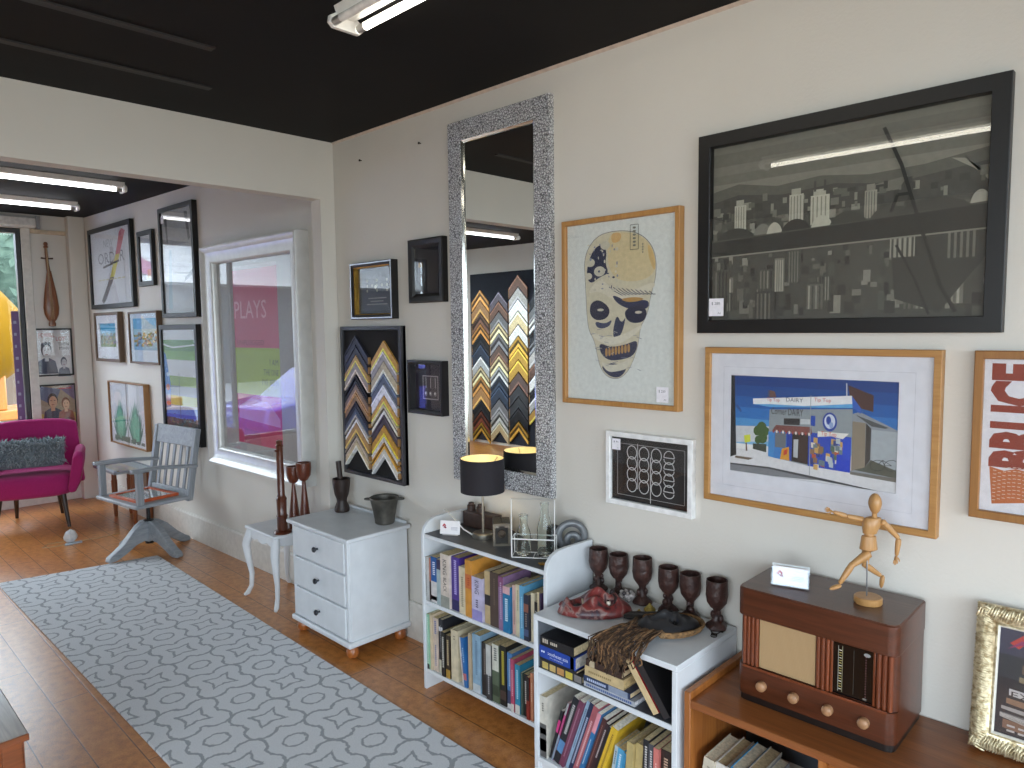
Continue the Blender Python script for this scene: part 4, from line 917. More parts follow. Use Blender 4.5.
S2 = [
 (2.520,2.504,.262,.19,'#8fc0a4','thin mint green book',[('|',.1,.95,.5)],'#d9e8dc',[(0,.09,'#2c2c30')],0),
 (2.502,2.485,.264,.2,'#cbb89c','thin tall cream book',[],'',[],0),
 (2.483,2.450,.254,.18,'#cbb8a8','pinkish cream paperback with blue lettering',[('|',.7,.95,.5),('|',.1,.5,.3)],'#5a6a9c',[],0),
 (2.448,2.420,.255,.2,'#2a2a30','black book with white foot',[('|',.4,.9,.2)],'#8d8d92',[(0,.25,'#c9c5b0'),(.78,.86,'#c9c9cc')],1),
 (2.418,2.393,.208,.15,'#26241f','black paperback with white title',[('|',.2,.9,.5)],'#d9d6c8',[],0),
 (2.391,2.362,.20,.15,'#33291f','dark brown paperback with gold foot',[('|',.3,.9,.5)],'#c9b48a',[(0,.2,'#a8863c')],0),
 (2.359,2.313,.235,.18,'#c9bca0','thick cream book leaning a little',[('|',.8,.9,.2)],'#3a3836',[],1),
 (2.289,2.266,.212,.16,'#cfc9c4','white paperback leaning left',[('|',.2,.6,.4)],'#8a6a64',[],0),
 (2.264,2.243,.222,.16,'#2a66a4','bright blue paperback leaning left',[('|',.5,.8,.4)],'#a9c8e4',[(.15,.28,'#b86a6c')],0),
 (2.240,2.222,.252,.17,'#b3a188','thin tan book',[],'',[],0),
 (2.217,2.167,.258,.2,'#86a4ba','thick pale blue hardback',[('|',.3,.9,.3)],'#5a7892',[(0,.14,'#b8bfc4')],1),
 (2.163,2.126,.234,.17,'#2b2625','black hardback with faint title',[('|',.4,.9,.3)],'#8d7f76',[],1),
 (2.124,2.092,.242,.17,'#3a3a3c','grey black paperback with white top',[('|',.1,.5,.3)],'#b5b5b8',[(.45,1,'#b9b8b4')],0),
 (2.090,2.050,.253,.18,'#55604c','white topped paperback with green cover',[('|',.72,.95,.5)],'#33363a',[(.55,1,'#c9c8bc'),(.12,.3,'#3a4434')],0),
 (2.048,2.011,.258,.18,'#22211f','black paperback with yellow title',[('|',.35,.92,.5)],'#c9b83c',[(.1,.25,'#4a3a34')],0),
 (2.009,1.980,.238,.18,'#4a78a8','blue paperback with dark foot',[('|',.4,.9,.3)],'#b4cbe0',[(.08,.32,'#3a4460'),(0,.08,'#c9c9c9')],0),
 (1.978,1.959,.225,.17,'#b04a64','pink red paperback',[('|',.3,.8,.3)],'#e4b9c0',[(0,.15,'#c9c4bc')],0),
 (1.957,1.930,.208,.16,'#2f86a8','turquoise paperback with white foot',[('|',.3,.9,.4)],'#c2dfe8',[(0,.18,'#cfccc4')],0),
 (1.928,1.917,.18,.14,'#4d5a50','thin grey green paperback',[],'',[],0),
 (1.915,1.892,.178,.14,'#1f1d1d','short black paperback with white lettering',[('|',.3,.85,.5)],'#c9c4bc',[],0),
 (1.890,1.873,.178,.14,'#8a3026','red and black paperback',[],'',[(.45,1,'#2a211f')],0),
 (1.871,1.857,.20,.14,'#b87a5a','thin salmon orange paperback',[('|',.4,.8,.3)],'#e0c0a8',[],0)]
for i, (a, b, h, d, c, look, ti, tc, bands, hard) in enumerate(S2):
    tl = {7: -6.0, 8: -6.0}.get(i, 0)
    book('books on the lower shelf', -a, .002+.004*((i*5)%4), .0985, a-b, h, d, c, ordlab(look, i, Wh2), ti, tc or '#ffffff', bands, hard=hard, frame=F1, tilt=tl, pages='#cdb98c' if i % 3 else '#d8cdb0')

# --- things on top of that bookcase
zt = .7385
r = thing('table_lamp', 'silver table lamp with black drum shade lit inside, before the mirror', 'lamp', (2.147, 2.283, zt))
BRASS = P('#a9a498', .28, .85, var=.04)
MB().lathe([(.048,0),(.049,.004),(.048,.019),(.044,.022),(.008,.022)], 32).build('base', BRASS, r)
MB().lathe([(.0055,.022),(.0055,.27)], 14).build('stem', BRASS, r)
def shade_mat():
    m, nt, b = newmat('black_linen_shade'); g = N(nt, 'ShaderNodeNewGeometry')
    b.inputs['Base Color'].default_value = lin('#201c22'); b.inputs['Roughness'].default_value = .8
    v = coords(nt, (1,1,14)); n = N(nt, 'ShaderNodeTexNoise', Scale=90); nt.links.new(v, n.inputs['Vector']); bumpin(nt, b, n.outputs[0], .2, .002); return m
MB().lathe([(.0985,.208),(.0985,.358)], 48, caps=False).lathe([(.0985,.208),(.0955,.208)], 48, caps=False).lathe([(.0985,.358),(.0955,.358)], 48, caps=False).build('lamp_shade', shade_mat(), r)
sh = bpy.data.objects['lamp_shade']
MB().lathe([(.0955,.2085),(.0955,.3575)], 48, caps=False).build('shade_lining', P('#e6d3a0', .5, 0, var=.03), sh)
sp = MB()
for a in range(3): sp.tube([(0,0,.262),(.0955*math.cos(a*2.1),.0955*math.sin(a*2.1),.35)], .0016, 6)
sp.build('shade_spider', BRASS, sh)
MB().lathe([(.010,.255),(.013,.262),(.022,.285),(.026,.305),(.020,.325),(.004,.333)], 20).build('bulb', emit('warm_bulb', (1,.86,.60,1), 14), r)
MB().tube([(-.03,.036,.008),(-.05,.075,.030),(-.050,.13,.062),(-.03,.20,.080),(-.01,.255,.082),(0,.272,.06),(.01,.276,-.05),(.02,.278,-.4),(.02,.278,-.70)], .0035, 8).build('flex', P('#d6d4d0', .4), r)
CARDW = P('#e9e6e8', .5, var=.01)
def card_stand(name, label, loc, rz, w, h, n=1, perspex=False):
    r = thing(name, label, 'card holder' if perspex else 'business card', loc, rz)
    k = T(0,0,.003) @ Matrix.Rotation(math.radians(-12), 4, 'X')
    d = .010 if perspex else .0008
    cb = MB().box(-w/2, w/2, -.0005, d, .002, h, None, k).build('card', CARDW, r, smooth=0)
    p = Print(-w/2, .002, w, h-.002, -.0012)
    p.poly([(.10,.58),(.19,.80),(.30,.66),(.26,.58),(.2,.64),(.16,.54)], '#b5303a').poly([(.16,.50),(.24,.62),(.33,.48),(.28,.42)], '#8a2440')
    for j in range(3): p.rect(.55, .30-.09*j+.2, .88, .33-.09*j+.2, '#a9a6b4')
    lg = p.mb; lg.v = [tuple(k @ Vector(v)) for v in lg.v]; lg.build('card_print', None, cb, smooth=0)
    if perspex:
        g = MB(); 
        g.box(-w/2-.005, w/2+.005, -.004, -.0022, 0, h*.95, None, k); g.box(-w/2-.005, w/2+.005, d+.002, d+.004, 0, h*1.12, None, k)
        for s in (-1,1): g.prism([(-.004,0),(d+.03,0),(d+.003-.004,h*.95),(-.004-h*.01,h*.7)], 'x', s*(w/2+.005)-.001, s*(w/2+.005)+.001, None, T(0,0,.001))
        g.box(-w/2-.005, w/2+.005, -.004, d+.03, 0, .0018)
        g.build('perspex_stand', ACRYLIC, r, smooth=0)
    else: MB().box(-w/2+.01, w/2-.01, .0, .035, 0, .0008).build('card_fold', CARDW, r, smooth=0)
    return r
card_stand('business_card', 'white business card standing at left end of the bookcase top', (2.060, 2.412, zt), -PI/4-.25, .094, .062)
# dark carved block, box camera
r = thing('wooden_engine', 'dark brown carved wooden block behind the table lamp', 'wooden ornament', (2.238, 2.385, zt), RW+.06)
MB().box(-.10, .10, -.03, .03, 0, .075).build('body', P('#3a2a25', .5, var=.2), r, bevel=.006)
MB().prism([(-.03,.075),(.19,.012),(.19,0),(-.03,0)], 'y', -.022, .022).build('ramp', P('#33241f', .5, var=.2), r, bevel=.004)
for x in (-.07,-.01): MB().lathe([(.020,.07),(.020,.10),(.014,.104),(.014,.112),(.004,.115)], 14, M=T(x,0,0)).build('turret', P('#33241f', .5, var=.2), r)
r = thing('box_camera', 'old black box camera standing beside the lamp base', 'camera', (2.145, 2.165, zt), -.75)
LEATH = P('#26231f', .55, var=.15, bump=.4, bscale=300)
MB().box(-.038, .038, -.055, .055, 0, .098).build('body', LEATH, r, bevel=.004)
MB().rings(.076, .098, [(0,-.0545),(0,-.058),(.010,-.058),(.012,-.0545)]).build('front_frame', P('#6d675c', .35, .7), r, smooth=0)
MB().lathe([(.017,0),(.017,.006),(.012,.006),(.010,.002),(.002,.002)], 20, M=T(0,-.0555,.055) @ Matrix.Rotation(PI/2, 4, 'X')).build('lens', P('#4a4640', .2, .8), r)
for x in (-.02,.02): MB().box(x-.008, x+.008, -.0575, -.055, .080, .090).build('viewfinder', P('#8d8a82', .2, .6), r, smooth=0)
MB().tube([(0,-.03,.098),(0,-.028,.108),(0,.028,.108),(0,.03,.098)], .004, 8, flat=(2,.5)).build('strap_handle', LEATH, r)
# milk crate of wire with two bottles
cx, cy = 2.102, 1.931; crz = -PI/2+.60
r = thing('wire_bottle_crate', 'white wire bottle crate on the bookcase top', 'wire crate', (cx, cy, zt), crz)
WIRE = P('#dcdcda', .35, var=.02); w2, d2 = .088, .036; R_ = .0022
def loop(z, rr=R_): return MB().tube([(-w2,-d2,z),(w2,-d2,z),(w2,d2,z),(-w2,d2,z)], rr, 8, closed=True)
loop(.004).build('base_wire', WIRE, r); loop(.080, .0028).build('middle_wire', WIRE, r)
h_ = MB()
for y in (-d2,): h_.tube([(-w2,y,.004),(-w2,y,.245),(w2,y,.245),(w2,y,.004)], .0028, 8)
h_.build('handle_hoop', WIRE, r)
for pa, rr_ in [([(x,d2,.004),(x,d2,.080)], R_) for x in (-w2,w2)] + [([(0,-d2,z),(0,d2,z)], R_) for z in (.080,.004)] + [([(x,-d2,.004),(x,d2,.004)], .0015) for x in (-.055,-.03,.03,.055)]:
    MB().tube(pa, rr_, 8).build('cross_wire', WIRE, r)
for dx, h, rb, lab in ((-.044,.165,.030,'shorter clear glass bottle in left of the white wire crate'),(.044,.218,.032,'taller clear glass bottle in right of the white wire crate')):
    p = T(cx,cy,zt+.0065) @ Rz(crz) @ Vector((dx,0,0))
    b = MB().lathe([(.004,.003),(rb*.9,.0),(rb,.006),(rb,h*.50),(rb*.92,h*.58),(rb*.55,h*.76),(.0165,h*.88),(.0175,h*.95),(.0195,h*.97),(.0185,h),(.0145,h),(.0135,h*.88),(rb*.5,h*.75),(rb*.86,h*.56),(rb*.92,h*.5),(rb*.92,.010),(.004,.008)], 28, caps=False).build('glass_bottle', BOTTLE, None)
    b.location = p; tag(b, lab, 'bottle', 'bottles in the wire crate')
# ring sculpture, star ornament
r = thing('ring_ornament', 'grey stone ring ornament with smaller ring inside, on the bookcase top', 'ornament', (2.240, 1.848, zt), RW+.79)
STONE = P('#6a6d70', .35, .25, var=.15, scale=14)
def ringshape(R0, r0, c, sx=1, fl=(1,1.2)):
    mb = MB(); mb.tube([(c[0]+R0*sx*math.cos(2*PI*i/36), c[1], c[2]+R0*math.sin(2*PI*i/36)) for i in range(36)], r0, 12, closed=True, flat=fl); return mb
ringshape(.054, .013, (0,0,.0705)).build('outer_ring', STONE, r)
ringshape(.026, .012, (.004,-.006,.053), .9).build('inner_ring', STONE, r)
r = thing('speaker_block', 'small black block between the wire crate and ring ornament', 'ornament', (2.250, 1.955, zt), RW)
MB().prism([(-.024,0),(.024,0),(.020,.092),(-.020,.092)], 'y', -.022, .022).build('body', P('#1c1c1f', .4), r, bevel=.003)
st = MB(); pts = []
for i in range(10): rr = .020 if i % 2 == 0 else .008; pts.append((rr*math.cos(PI/2+i*PI/5), rr*math.sin(PI/2+i*PI/5)))
st.prism(pts, 'z', 0, .008); o = st.build('star_ornament', P('#9a7434', .35, .7), None, bevel=.002); o.location = (2.045, 1.835, zt+.0003); o.rotation_euler = (0,0,.4)
tag(o, 'tiny brass star ornament lying at right end of the bookcase top', 'ornament')

# ------------------------------------------------------------------ low bookcase with masks
QX, QY0, QY1 = 1.89, 1.745, 1.135
r = thing('low_bookcase', 'lower white bookcase topped with masks and dark goblets', 'bookcase', (QX, (QY0+QY1)/2, 0), RW)
qw = (QY0-QY1)/2; QD = .398
MB().box(-qw, qw, 0, QD, .592, .612).build('top', WHITE, r, bevel=.002)
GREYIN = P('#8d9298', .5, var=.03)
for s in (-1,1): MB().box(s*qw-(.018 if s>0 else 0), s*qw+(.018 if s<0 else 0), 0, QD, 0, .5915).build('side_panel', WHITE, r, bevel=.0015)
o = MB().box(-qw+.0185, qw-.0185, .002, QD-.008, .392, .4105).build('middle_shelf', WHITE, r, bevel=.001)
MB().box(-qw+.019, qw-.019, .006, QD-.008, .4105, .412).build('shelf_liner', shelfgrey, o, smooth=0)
MB().box(-qw+.0185, qw-.0185, .002, QD-.008, .044, .062).build('bottom_shelf', WHITE, r, bevel=.001)
MB().box(-qw+.0185, qw-.0185, .02, .034, 0, .043).build('kickboard', WHITE, r, smooth=0)
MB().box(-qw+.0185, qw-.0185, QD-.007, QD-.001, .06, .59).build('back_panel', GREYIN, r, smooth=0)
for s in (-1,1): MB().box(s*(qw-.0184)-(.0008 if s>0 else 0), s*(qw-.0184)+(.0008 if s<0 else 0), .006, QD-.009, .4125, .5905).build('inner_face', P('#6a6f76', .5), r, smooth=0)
F2 = T(QX+.008, 0, 0) @ Rz(RW)
Wh3 = 'on bottom shelf below the masks'
S3 = [ # left bottom y, thickness, height, depth, colour, tilt, look, title, tcol, bands, hard
 (1.726,.036,.238,.21,'#c9c4b8',0,'large upright book with black and white cover',[('|',.75,.9,.3)],'#55534e',[(0,.55,'#5a5856'),(.1,.3,'#b9b7b2'),(.38,.48,'#2c2b2a')],1),
 (1.689,.013,.215,.16,'#211f22',15,'thin black book with pink patch',[],'',[(.55,.8,'#c83c7c')],0),
 (1.6755,.010,.262,.18,'#b04a78',18,'thin pink and grey book',[],'',[(.0,.45,'#8f98a8'),(.8,1,'#9a9a9c')],0),
 (1.664,.030,.300,.2,'#26252a',19.5,'black book with white title',[('|',.45,.9,.5)],'#c9c6c4',[(.16,.34,'#5a86b4')],0),
 (1.6315,.024,.300,.2,'#6f3a50',19.5,'maroon book',[('|',.15,.9,.3)],'#a8788a',[],0),
 (1.6055,.015,.305,.2,'#9ab4cc',19.5,'thin light blue book',[('|',.3,.9,.4)],'#5a708c',[],0),
 (1.589,.020,.305,.2,'#24304f',19.5,'navy book with pale lettering',[('|',.1,.8,.5)],'#b9c4dc',[],0),
 (1.567,.025,.300,.2,'#a85a60',19.5,'rose red book',[('|',.1,.8,.4)],'#dfb4b4',[],0),
 (1.540,.018,.285,.2,'#2a6a9c',19.5,'blue book with pink top',[('|',.2,.6,.3)],'#c0d4e4',[(.7,1,'#cf8a94')],0),
 (1.5205,.020,.265,.2,'#55302c',19.5,'red brown book',[('|',.1,.9,.3)],'#93655a',[],0),
 (1.499,.016,.255,.2,'#3a2428',19.5,'dark maroon book with white letters',[('|',.4,.9,.5)],'#c4b4b0',[],0),
 (1.4815,.012,.250,.2,'#241f22',19.5,'thin black violet book',[],'',[],0),
 (1.468,.030,.255,.2,'#cfa92c',19.5,'yellow and orange book',[('|',.3,.9,.3)],'#7a5a20',[(0,.25,'#c8702c')],0),
 (1.4355,.016,.178,.13,'#b4c4cc',19.5,'short pale blue white paperback',[('|',.6,.9,.5)],'#5a6a78',[],0),
 (1.418,.028,.176,.13,'#4f9cc4',19.5,'short sky blue paperback',[('|',.3,.9,.4)],'#d4e4ec',[],0),
 (1.3885,.012,.172,.13,'#3c86ae',19.5,'short thin teal paperback',[],'',[],0),
 (1.375,.030,.22,.16,'#b09c68',15,'beige cloth book with worn spine',[],'',[],1),
 (1.3435,.030,.222,.16,'#b5a06c',14.5,'second beige cloth book, slightly darker',[],'',[],1),
 (1.312,.024,.250,.17,'#27262a',13,'black paperback with pale title',[('|',.5,.92,.5)],'#c9c4c0',[],0),
 (1.287,.022,.245,.17,'#4a4a50',12,'charcoal paperback with pale title',[('|',.5,.92,.5)],'#c9c4c0',[],0),
 (1.264,.022,.242,.17,'#c9746c',11,'salmon pink paperback',[('|',.5,.8,.2)],'#eac4bc',[],0),
 (1.241,.040,.242,.18,'#33241f',9,'thick dark brown book with red patch',[('|',.55,.9,.5)],'#c4a48c',[(.2,.45,'#6a2c28')],0)]
def leanpack(x, rows, k=1.0, gap=.0008):
    """pack books (thickness, height, tilt) side by side along the shelf; returns the left corner of each"""
    out = []; ptan = 0; ph = 0
    for t, h, tl in rows:
        t *= k; a = math.radians(tl); left = x + t*math.sin(a)*math.tan(a) + (min(h*math.cos(a), ph)*max(0, ptan-math.tan(a)) if out else 0)
        out.append(left); x = left + t*math.cos(a) + gap; ptan = math.tan(a); ph = h*math.cos(a)
    return out
TL3 = [0, 16, 18] + [19.5]*10 + [9.5]*3 + [4.5]*2 + [1.0]*4
X3 = leanpack(-1.7265, [(q[1], q[2], t_) for q, t_ in zip(S3, TL3)], .94)
for i, (a, t, h, d, c, tl, look, ti, tc, bands, hard) in enumerate(S3):
    a, t, tl = -X3[i], t*.94, TL3[i]
    book('books on the bottom shelf', -a, .002+.004*((i*3)%4), .0625, t, h, d, c, ordlab(look, i, Wh3), ti, tc or '#ffffff', bands, hard=hard, frame=F2, tilt=tl, pages='#d9d2c4' if 1 <= i <= 12 else '#cbb891')
# lying books: the spine runs along the shelf
def lying(y0, y1, z, t, d, c, lab, title=None, tcol='#ffffff', bands=(), dep=0, pages='#cbb891', hard=False, words=None):
    L = y0-y1; mc = P(c, .42, var=.08, scale=25)
    r = tag(empty('book', (QX+.010+dep, y0, z), RW), lab, 'book', 'books lying on the middle shelf')
    th = .002; cv = MB(); g = .0003
    cv.box(0, L, 0, th, g, t-g, mc); cv.box(0, L, th, d, g, g+th, mc); cv.box(0, L, th, d, t-g-th, t-g, mc)
    for a, b, bc in bands: cv.box(a*L, b*L, -.0003, 0, g, t-g, P(bc, .42, var=.06, scale=40))
    cv.build('cover', mc, r, smooth=0)
    MB().box(.003, L-.003, th, d-.003, g+th, t-g-th).build('page_block', P(pages, .8, var=.1, scale=120), r, smooth=0)
    if words:
        mt = P(tcol, .5, var=.02); tb = MB()
        for s, a, b, v0, v1 in words:
            if s == '|':
                n = max(2, int((b-a)*L/.008))
                for i in range(n): tb.add([((a+(b-a)*(i+.1)/n)*L,-.0007,v0*t),((a+(b-a)*(i+.8)/n)*L,-.0007,v0*t),((a+(b-a)*(i+.8)/n)*L,-.0007,v1*t),((a+(b-a)*(i+.1)/n)*L,-.0007,v1*t)], [(0,1,2,3)], mt)
            else:
                vs, fs, _ = text2d(s); tb.add([((a+(b-a)*x)*L, -.0007, (v0+(v1-v0)*y)*t) for x, y in vs], fs, mt)
        tb.build('spine_title', None, r, smooth=0)
    return r
zs = .4123
lying(1.722,1.522,zs,.026,.22,'#3a3834','book with row of pale yellow pictures, bottom of left pile on the middle shelf', bands=[(.06,.2,'#b9a45c'),(.24,.38,'#c4a868'),(.42,.58,'#b98a54'),(.62,.78,'#c2b04c'),(.82,.98,'#7a7674')])
lying(1.722,1.548,zs+.0265,.012,.2,'#202026','thin black book under the blue guidebook on the middle shelf')
lying(1.724,1.552,zs+.039,.046,.13,'#1f429c','thick blue travel guide lettered southeast asia on the middle shelf', tcol='#e6eaf4', words=[('southeast asia',.24,.80,.42,.70),('on a shoestring',.30,.66,.16,.30),('|',.05,.16,.45,.6)], bands=[(.0,1.0,'#1f429c'),(.86,.96,'#c9767c')], pages='#c9c4bc')
lying(1.718,1.560,zs+.0855,.036,.13,'#1e1d20','black book with white stamp, top of left pile on the middle shelf', tcol='#bdb4a4', words=[('|',.06,.24,.35,.8),('|',.3,.52,.4,.7)])
lying(1.514,1.300,zs,.018,.2,'#a9adb4','pale grey book with blue print, bottom of right pile on the middle shelf', tcol='#3a5690', words=[('|',.05,.95,.3,.75)], pages='#cfcfd0')
lying(1.516,1.318,zs+.0185,.022,.18,'#2c3a58','navy book second up in right pile on the middle shelf', tcol='#b9c4dc', words=[('|',.08,.5,.3,.7)], bands=[(.55,.95,'#8a94a8')])
lying(1.510,1.345,zs+.041,.036,.16,'#bba57c','thick cream book third up in right pile on the middle shelf', pages='#c4ab78', tcol='#8a7850', words=[('|',.1,.7,.4,.6)])
lying(1.505,1.352,zs+.0775,.024,.15,'#3a2822','dark brown book topping the right pile on the middle shelf', bands=[(.1,.25,'#b9a98c')])
for y, t, h, d, c, lab, pg in ((1.228,.026,.185,.17,'#9c2228','red covered book leaning left on the middle shelf','#cbb389'),(1.188,.028,.188,.2,'#1b191b','big black covered book leaning on the red one, middle shelf','#2b2728')):
    book('books leaning on the middle shelf', -y, .004, zs, t, h, d, c, lab, None, '#ffffff', [(0,1,pg)], tilt=-37, frame=F2, pages=pg, hard=True)

# --- goblets
zq = .6123
GOB = P('#3a2521', .45, var=.3, scale=30, bump=.5, bscale=60)
def make_goblet():
    r = empty('wooden_goblet', (0,0,0))
    wob = lambda a, z: 1+.05*math.sin(7*a+z*60)
    MB().lathe([(.034,0),(.037,.006),(.033,.014),(.022,.022),(.016,.028)], 22, wob=lambda a, z: 1+.08*math.sin(5*a)).build('foot', GOB, r)
    s = MB(); s.lathe([(.017,.020),(.013,.034),(.011,.05),(.012,.062),(.020,.075)], 16, wob=lambda a, z: 1+.18*math.sin(3*a+z*110))
    s.ball((.012,-.008,.036), (.011,.012,.015), 10, 8).ball((-.012,.006,.046), (.009,.010,.014), 10, 8).ball((.004,-.012,.058), (.008,.008,.010), 10, 8)
    s.build('carved_stem', GOB, r)
    MB().lathe([(.008,.070),(.022,.074),(.034,.092),(.0385,.118),(.037,.150),(.0365,.170),(.0335,.170),(.034,.150),(.034,.120),(.026,.098),(.004,.088)], 30, wob=lambda a, z: 1+.018*math.sin(12*a+z*70)).build('cup', GOB, r)
    return r
def copy_tree(o, parent=None):
    c = o.copy(); C.objects.link(c); c.parent = parent
    for ch in list(o.children): copy_tree(ch, c)
    return c
g0 = make_goblet()
GO = [(2.245,1.712,.172,.2,'dark carved wooden goblet against the bookcase side panel'),(2.255,1.620,.165,1.3,'dark carved wooden goblet second from the left, behind the red mask'),(2.250,1.505,.178,2.2,'dark carved wooden goblet third from the left, behind the white beads'),
      (2.250,1.390,.168,3.4,'dark carved wooden goblet fourth from the left, behind the club head'),(2.253,1.300,.164,4.5,'dark carved wooden goblet fifth from the left, behind the black mask'),(2.235,1.185,.174,5.4,'dark carved wooden goblet nearest the brown radio')]
for i, (x, y, h, a, lab) in enumerate(GO):
    o = g0 if i == 0 else copy_tree(g0)
    o.location = (x, y, zq); o.rotation_euler = (0,0,a); o.scale = (1,1,h/.170); tag(o, lab, 'goblet', 'carved goblets on the low bookcase')

# --- red carved mask lying face up
def redmask_mat():
    m, nt, b = newmat('worn_red_paint'); b.inputs['Roughness'].default_value = .35
    v = coords(nt); n = N(nt, 'ShaderNodeTexNoise', Scale=22, Detail=4.0, Distortion=.8); nt.links.new(v, n.inputs['Vector'])
    nt.links.new(ramp(nt, n.outputs[0], [(.30,'#1f1416'),(.40,'#5e2322'),(.52,'#7a2e2b'),(.60,'#8a706a'),(.66,'#4a2228'),(.74,'#38303a')]), b.inputs['Base Color'])
    bumpin(nt, b, n.outputs[0], .4, .006); return m
r = thing('red_mask', 'red painted open mouthed mask lying on the low bookcase', 'mask', (2.055, 1.584, zq), -2.35)
def oval(u, v):
    X, Y = (u-.5)*2, (v-.5)*2
    return X*math.sqrt(max(0,1-Y*Y/2)), Y*math.sqrt(max(0,1-X*X/2))
def face(u, v):                                                   # u across, v chin to brow; local x across, y up the face
    x, y = oval(u, v); q = max(0, 1-x*x-y*y)
    z = .060*q**.55
    f = min(1, q*2.2)
    z += f*(.034*math.exp(-((x/.20)**2))*math.exp(-(((y-.08)/.26)**2))                  # nose
       + .020*math.exp(-(((abs(x)-.50)/.20)**2+((y+.02)/.20)**2))                        # cheeks
       + .016*math.exp(-(((y-.56)/.11)**2))*(1-x*x)                                     # brow
       - .026*math.exp(-(((abs(x)-.40)/.15)**2+((y-.33)/.11)**2))                        # eye sockets
       - .052*math.exp(-((x/.36)**2+((y+.46)/.17)**2))                                   # open mouth
       + .022*math.exp(-((x/.45)**2+((y+.76)/.10)**2)))                                  # chin
    return (x*.080*(1-.18*max(0,-y)), y*.140, max(z, 0.0) + .004)
mk = MB().sheet(face, 44, 56); o = mk.build('mask_face', redmask_mat(), r, smooth=80)
s = o.modifiers.new('thickness', 'SOLIDIFY'); s.thickness = .004; s.offset = -1
for sx in (-1,1):
    e = MB().ball((sx*.031,.046,.046), (.0105,.0085,.010), 14, 8).build('eye', P('#c9beae', .3), r); MB().ball((sx*.031,.045,.0552), (.0045,.0045,.003), 10, 6).build('pupil', P('#141214', .2), e)
MB().ball((0,-.064,.016), (.030,.022,.016), 16, 8).build('mouth_hollow', P('#171012', .6), r)
tt = MB()
for i in range(6): tt.box(-.020+i*.0068, -.0145+i*.0068, -.048, -.042, .034, .046)
tt.build('teeth', P('#bdb29a', .4), r, bevel=.001)
for sx in (-1,1): MB().tube([(sx*.013,.066,.072),(sx*.032,.074,.068),(sx*.052,.064,.052)], [.004,.006,.003], 8).build('eyebrow', P('#2a1a1a', .5), r)
MB().ball((-.022,-.112,.024), (.018,.022,.012), 12, 8).build('chin_tuft', P('#6a2c2a', .5, var=.3), r)
# --- black mask with raffia beard
r = thing('black_mask', 'black oval mask with woven rim and long raffia beard hanging off the shelf edge', 'mask', (2.092, 1.300, zq+.012), -2.20)
BLK = P('#232326', .38, var=.2, scale=20)
def bface(u, v):
    x, y = oval(u, v); q = max(0, 1-x*x-y*y); f = min(1, q*2.5)
    z = .038*q**.5
    z += f*(.026*math.exp(-((x/.13)**2))*math.exp(-(((y+.08)/.30)**2))
       + .012*math.exp(-(((y-.34)/.10)**2))*math.exp(-((x/.6)**2))
       - .020*math.exp(-(((abs(x)-.40)/.20)**2+((y-.14)/.10)**2))
       + .014*math.exp(-((x/.28)**2+((y+.58)/.10)**2)) - .012*math.exp(-((x/.25)**2+((y+.50)/.04)**2)))
    return (x*.077*(1-.15*max(0,-y)), y*.122, max(z, .0)+.004)
o = MB().sheet(bface, 40, 50).build('mask_face', BLK, r, smooth=80); s = o.modifiers.new('thickness','SOLIDIFY'); s.thickness = .004; s.offset = -1
rim = MB()
for k in range(3):
    rim.tube([((.078+.005*k)*math.cos(a)*(1-.10*max(0,-math.sin(a))), .005+(.120+.004*k)*math.sin(a), .000+.007*k) for a in [(-.35+ (PI+.7)*i/30) for i in range(31)]], .0058, 8)
rim.build('woven_rim', P('#7a5c3a', .8, var=.3, scale=80, bump=.6, bscale=200), r)
for sx in (-1,1): MB().ball((sx*.074,-.045,.010), (.016,.014,.012), 12, 8).build('raffia_knot', P('#7a5f40', .85, var=.3, scale=90, bump=.8, bscale=150), r)
for sx in (-1,1): MB().tube([(sx*.016,.020,.031),(sx*.030,.022,.026),(sx*.045,.018,.021)], [.0015,.004,.0015], 8).build('eye_slit', P('#0c0c0d', .5), r)
rf = [MB(), MB(), MB()]; rnd = random.Random(21)
Mi = (T(2.092,1.300,zq+.012) @ Rz(-2.20)).inverted()
for i in range(300):                                              # strands fan out from the chin, then fall over the shelf edge
    a = rnd.random(); x0 = -.060+.120*a; y0_ = -.088-.035*math.sin(PI*a)+rnd.random()*.02
    if i % 2:                                                     # some grow from the side of the jaw
        ta = math.radians(-95+75*a); x0, y0_ = .076*math.cos(ta), .118*math.sin(ta)
    st = Vector((x0, y0_, .010+rnd.random()*.016)); wst = T(2.092,1.300,zq+.012) @ Rz(-2.20) @ st
    ex = 1.868 - rnd.random()*.020; ey = wst.y + (.055-.05*a if i % 2 else (a-.5)*.13 - .005) + rnd.uniform(-.03,.03); drop = rnd.uniform(.015,.095)*(1-.55*a*(i % 2))
    pth = [wst]
    for q in (.25,.5,.75,1): pth.append(Vector((wst.x+(ex-wst.x)*q, wst.y+(ey-wst.y)*q+rnd.uniform(-.008,.008), max(zq+.006, wst.z*(1-q)+(zq+.009)*q+.014*math.sin(PI*q)+rnd.uniform(-.003,.005)))))
    if i % 5: 
        for q in (.35,.7,1): pth.append(Vector((ex-.004*q+rnd.uniform(-.004,.004), ey+rnd.uniform(-.010,.010), zq+.004-drop*q)))
    else: pth = pth[:4]
    rf[i % 3].tube([tuple(Mi @ p) for p in pth], .0022, 5)
bd = rf[0].build('raffia_beard', P('#4c3725', .9, var=.3, scale=60), r)
rf[1].build('raffia_strands', P('#6f5338', .9, var=.3, scale=60), bd); rf[2].build('raffia_strands', P('#35261c', .9, var=.3, scale=60), bd)
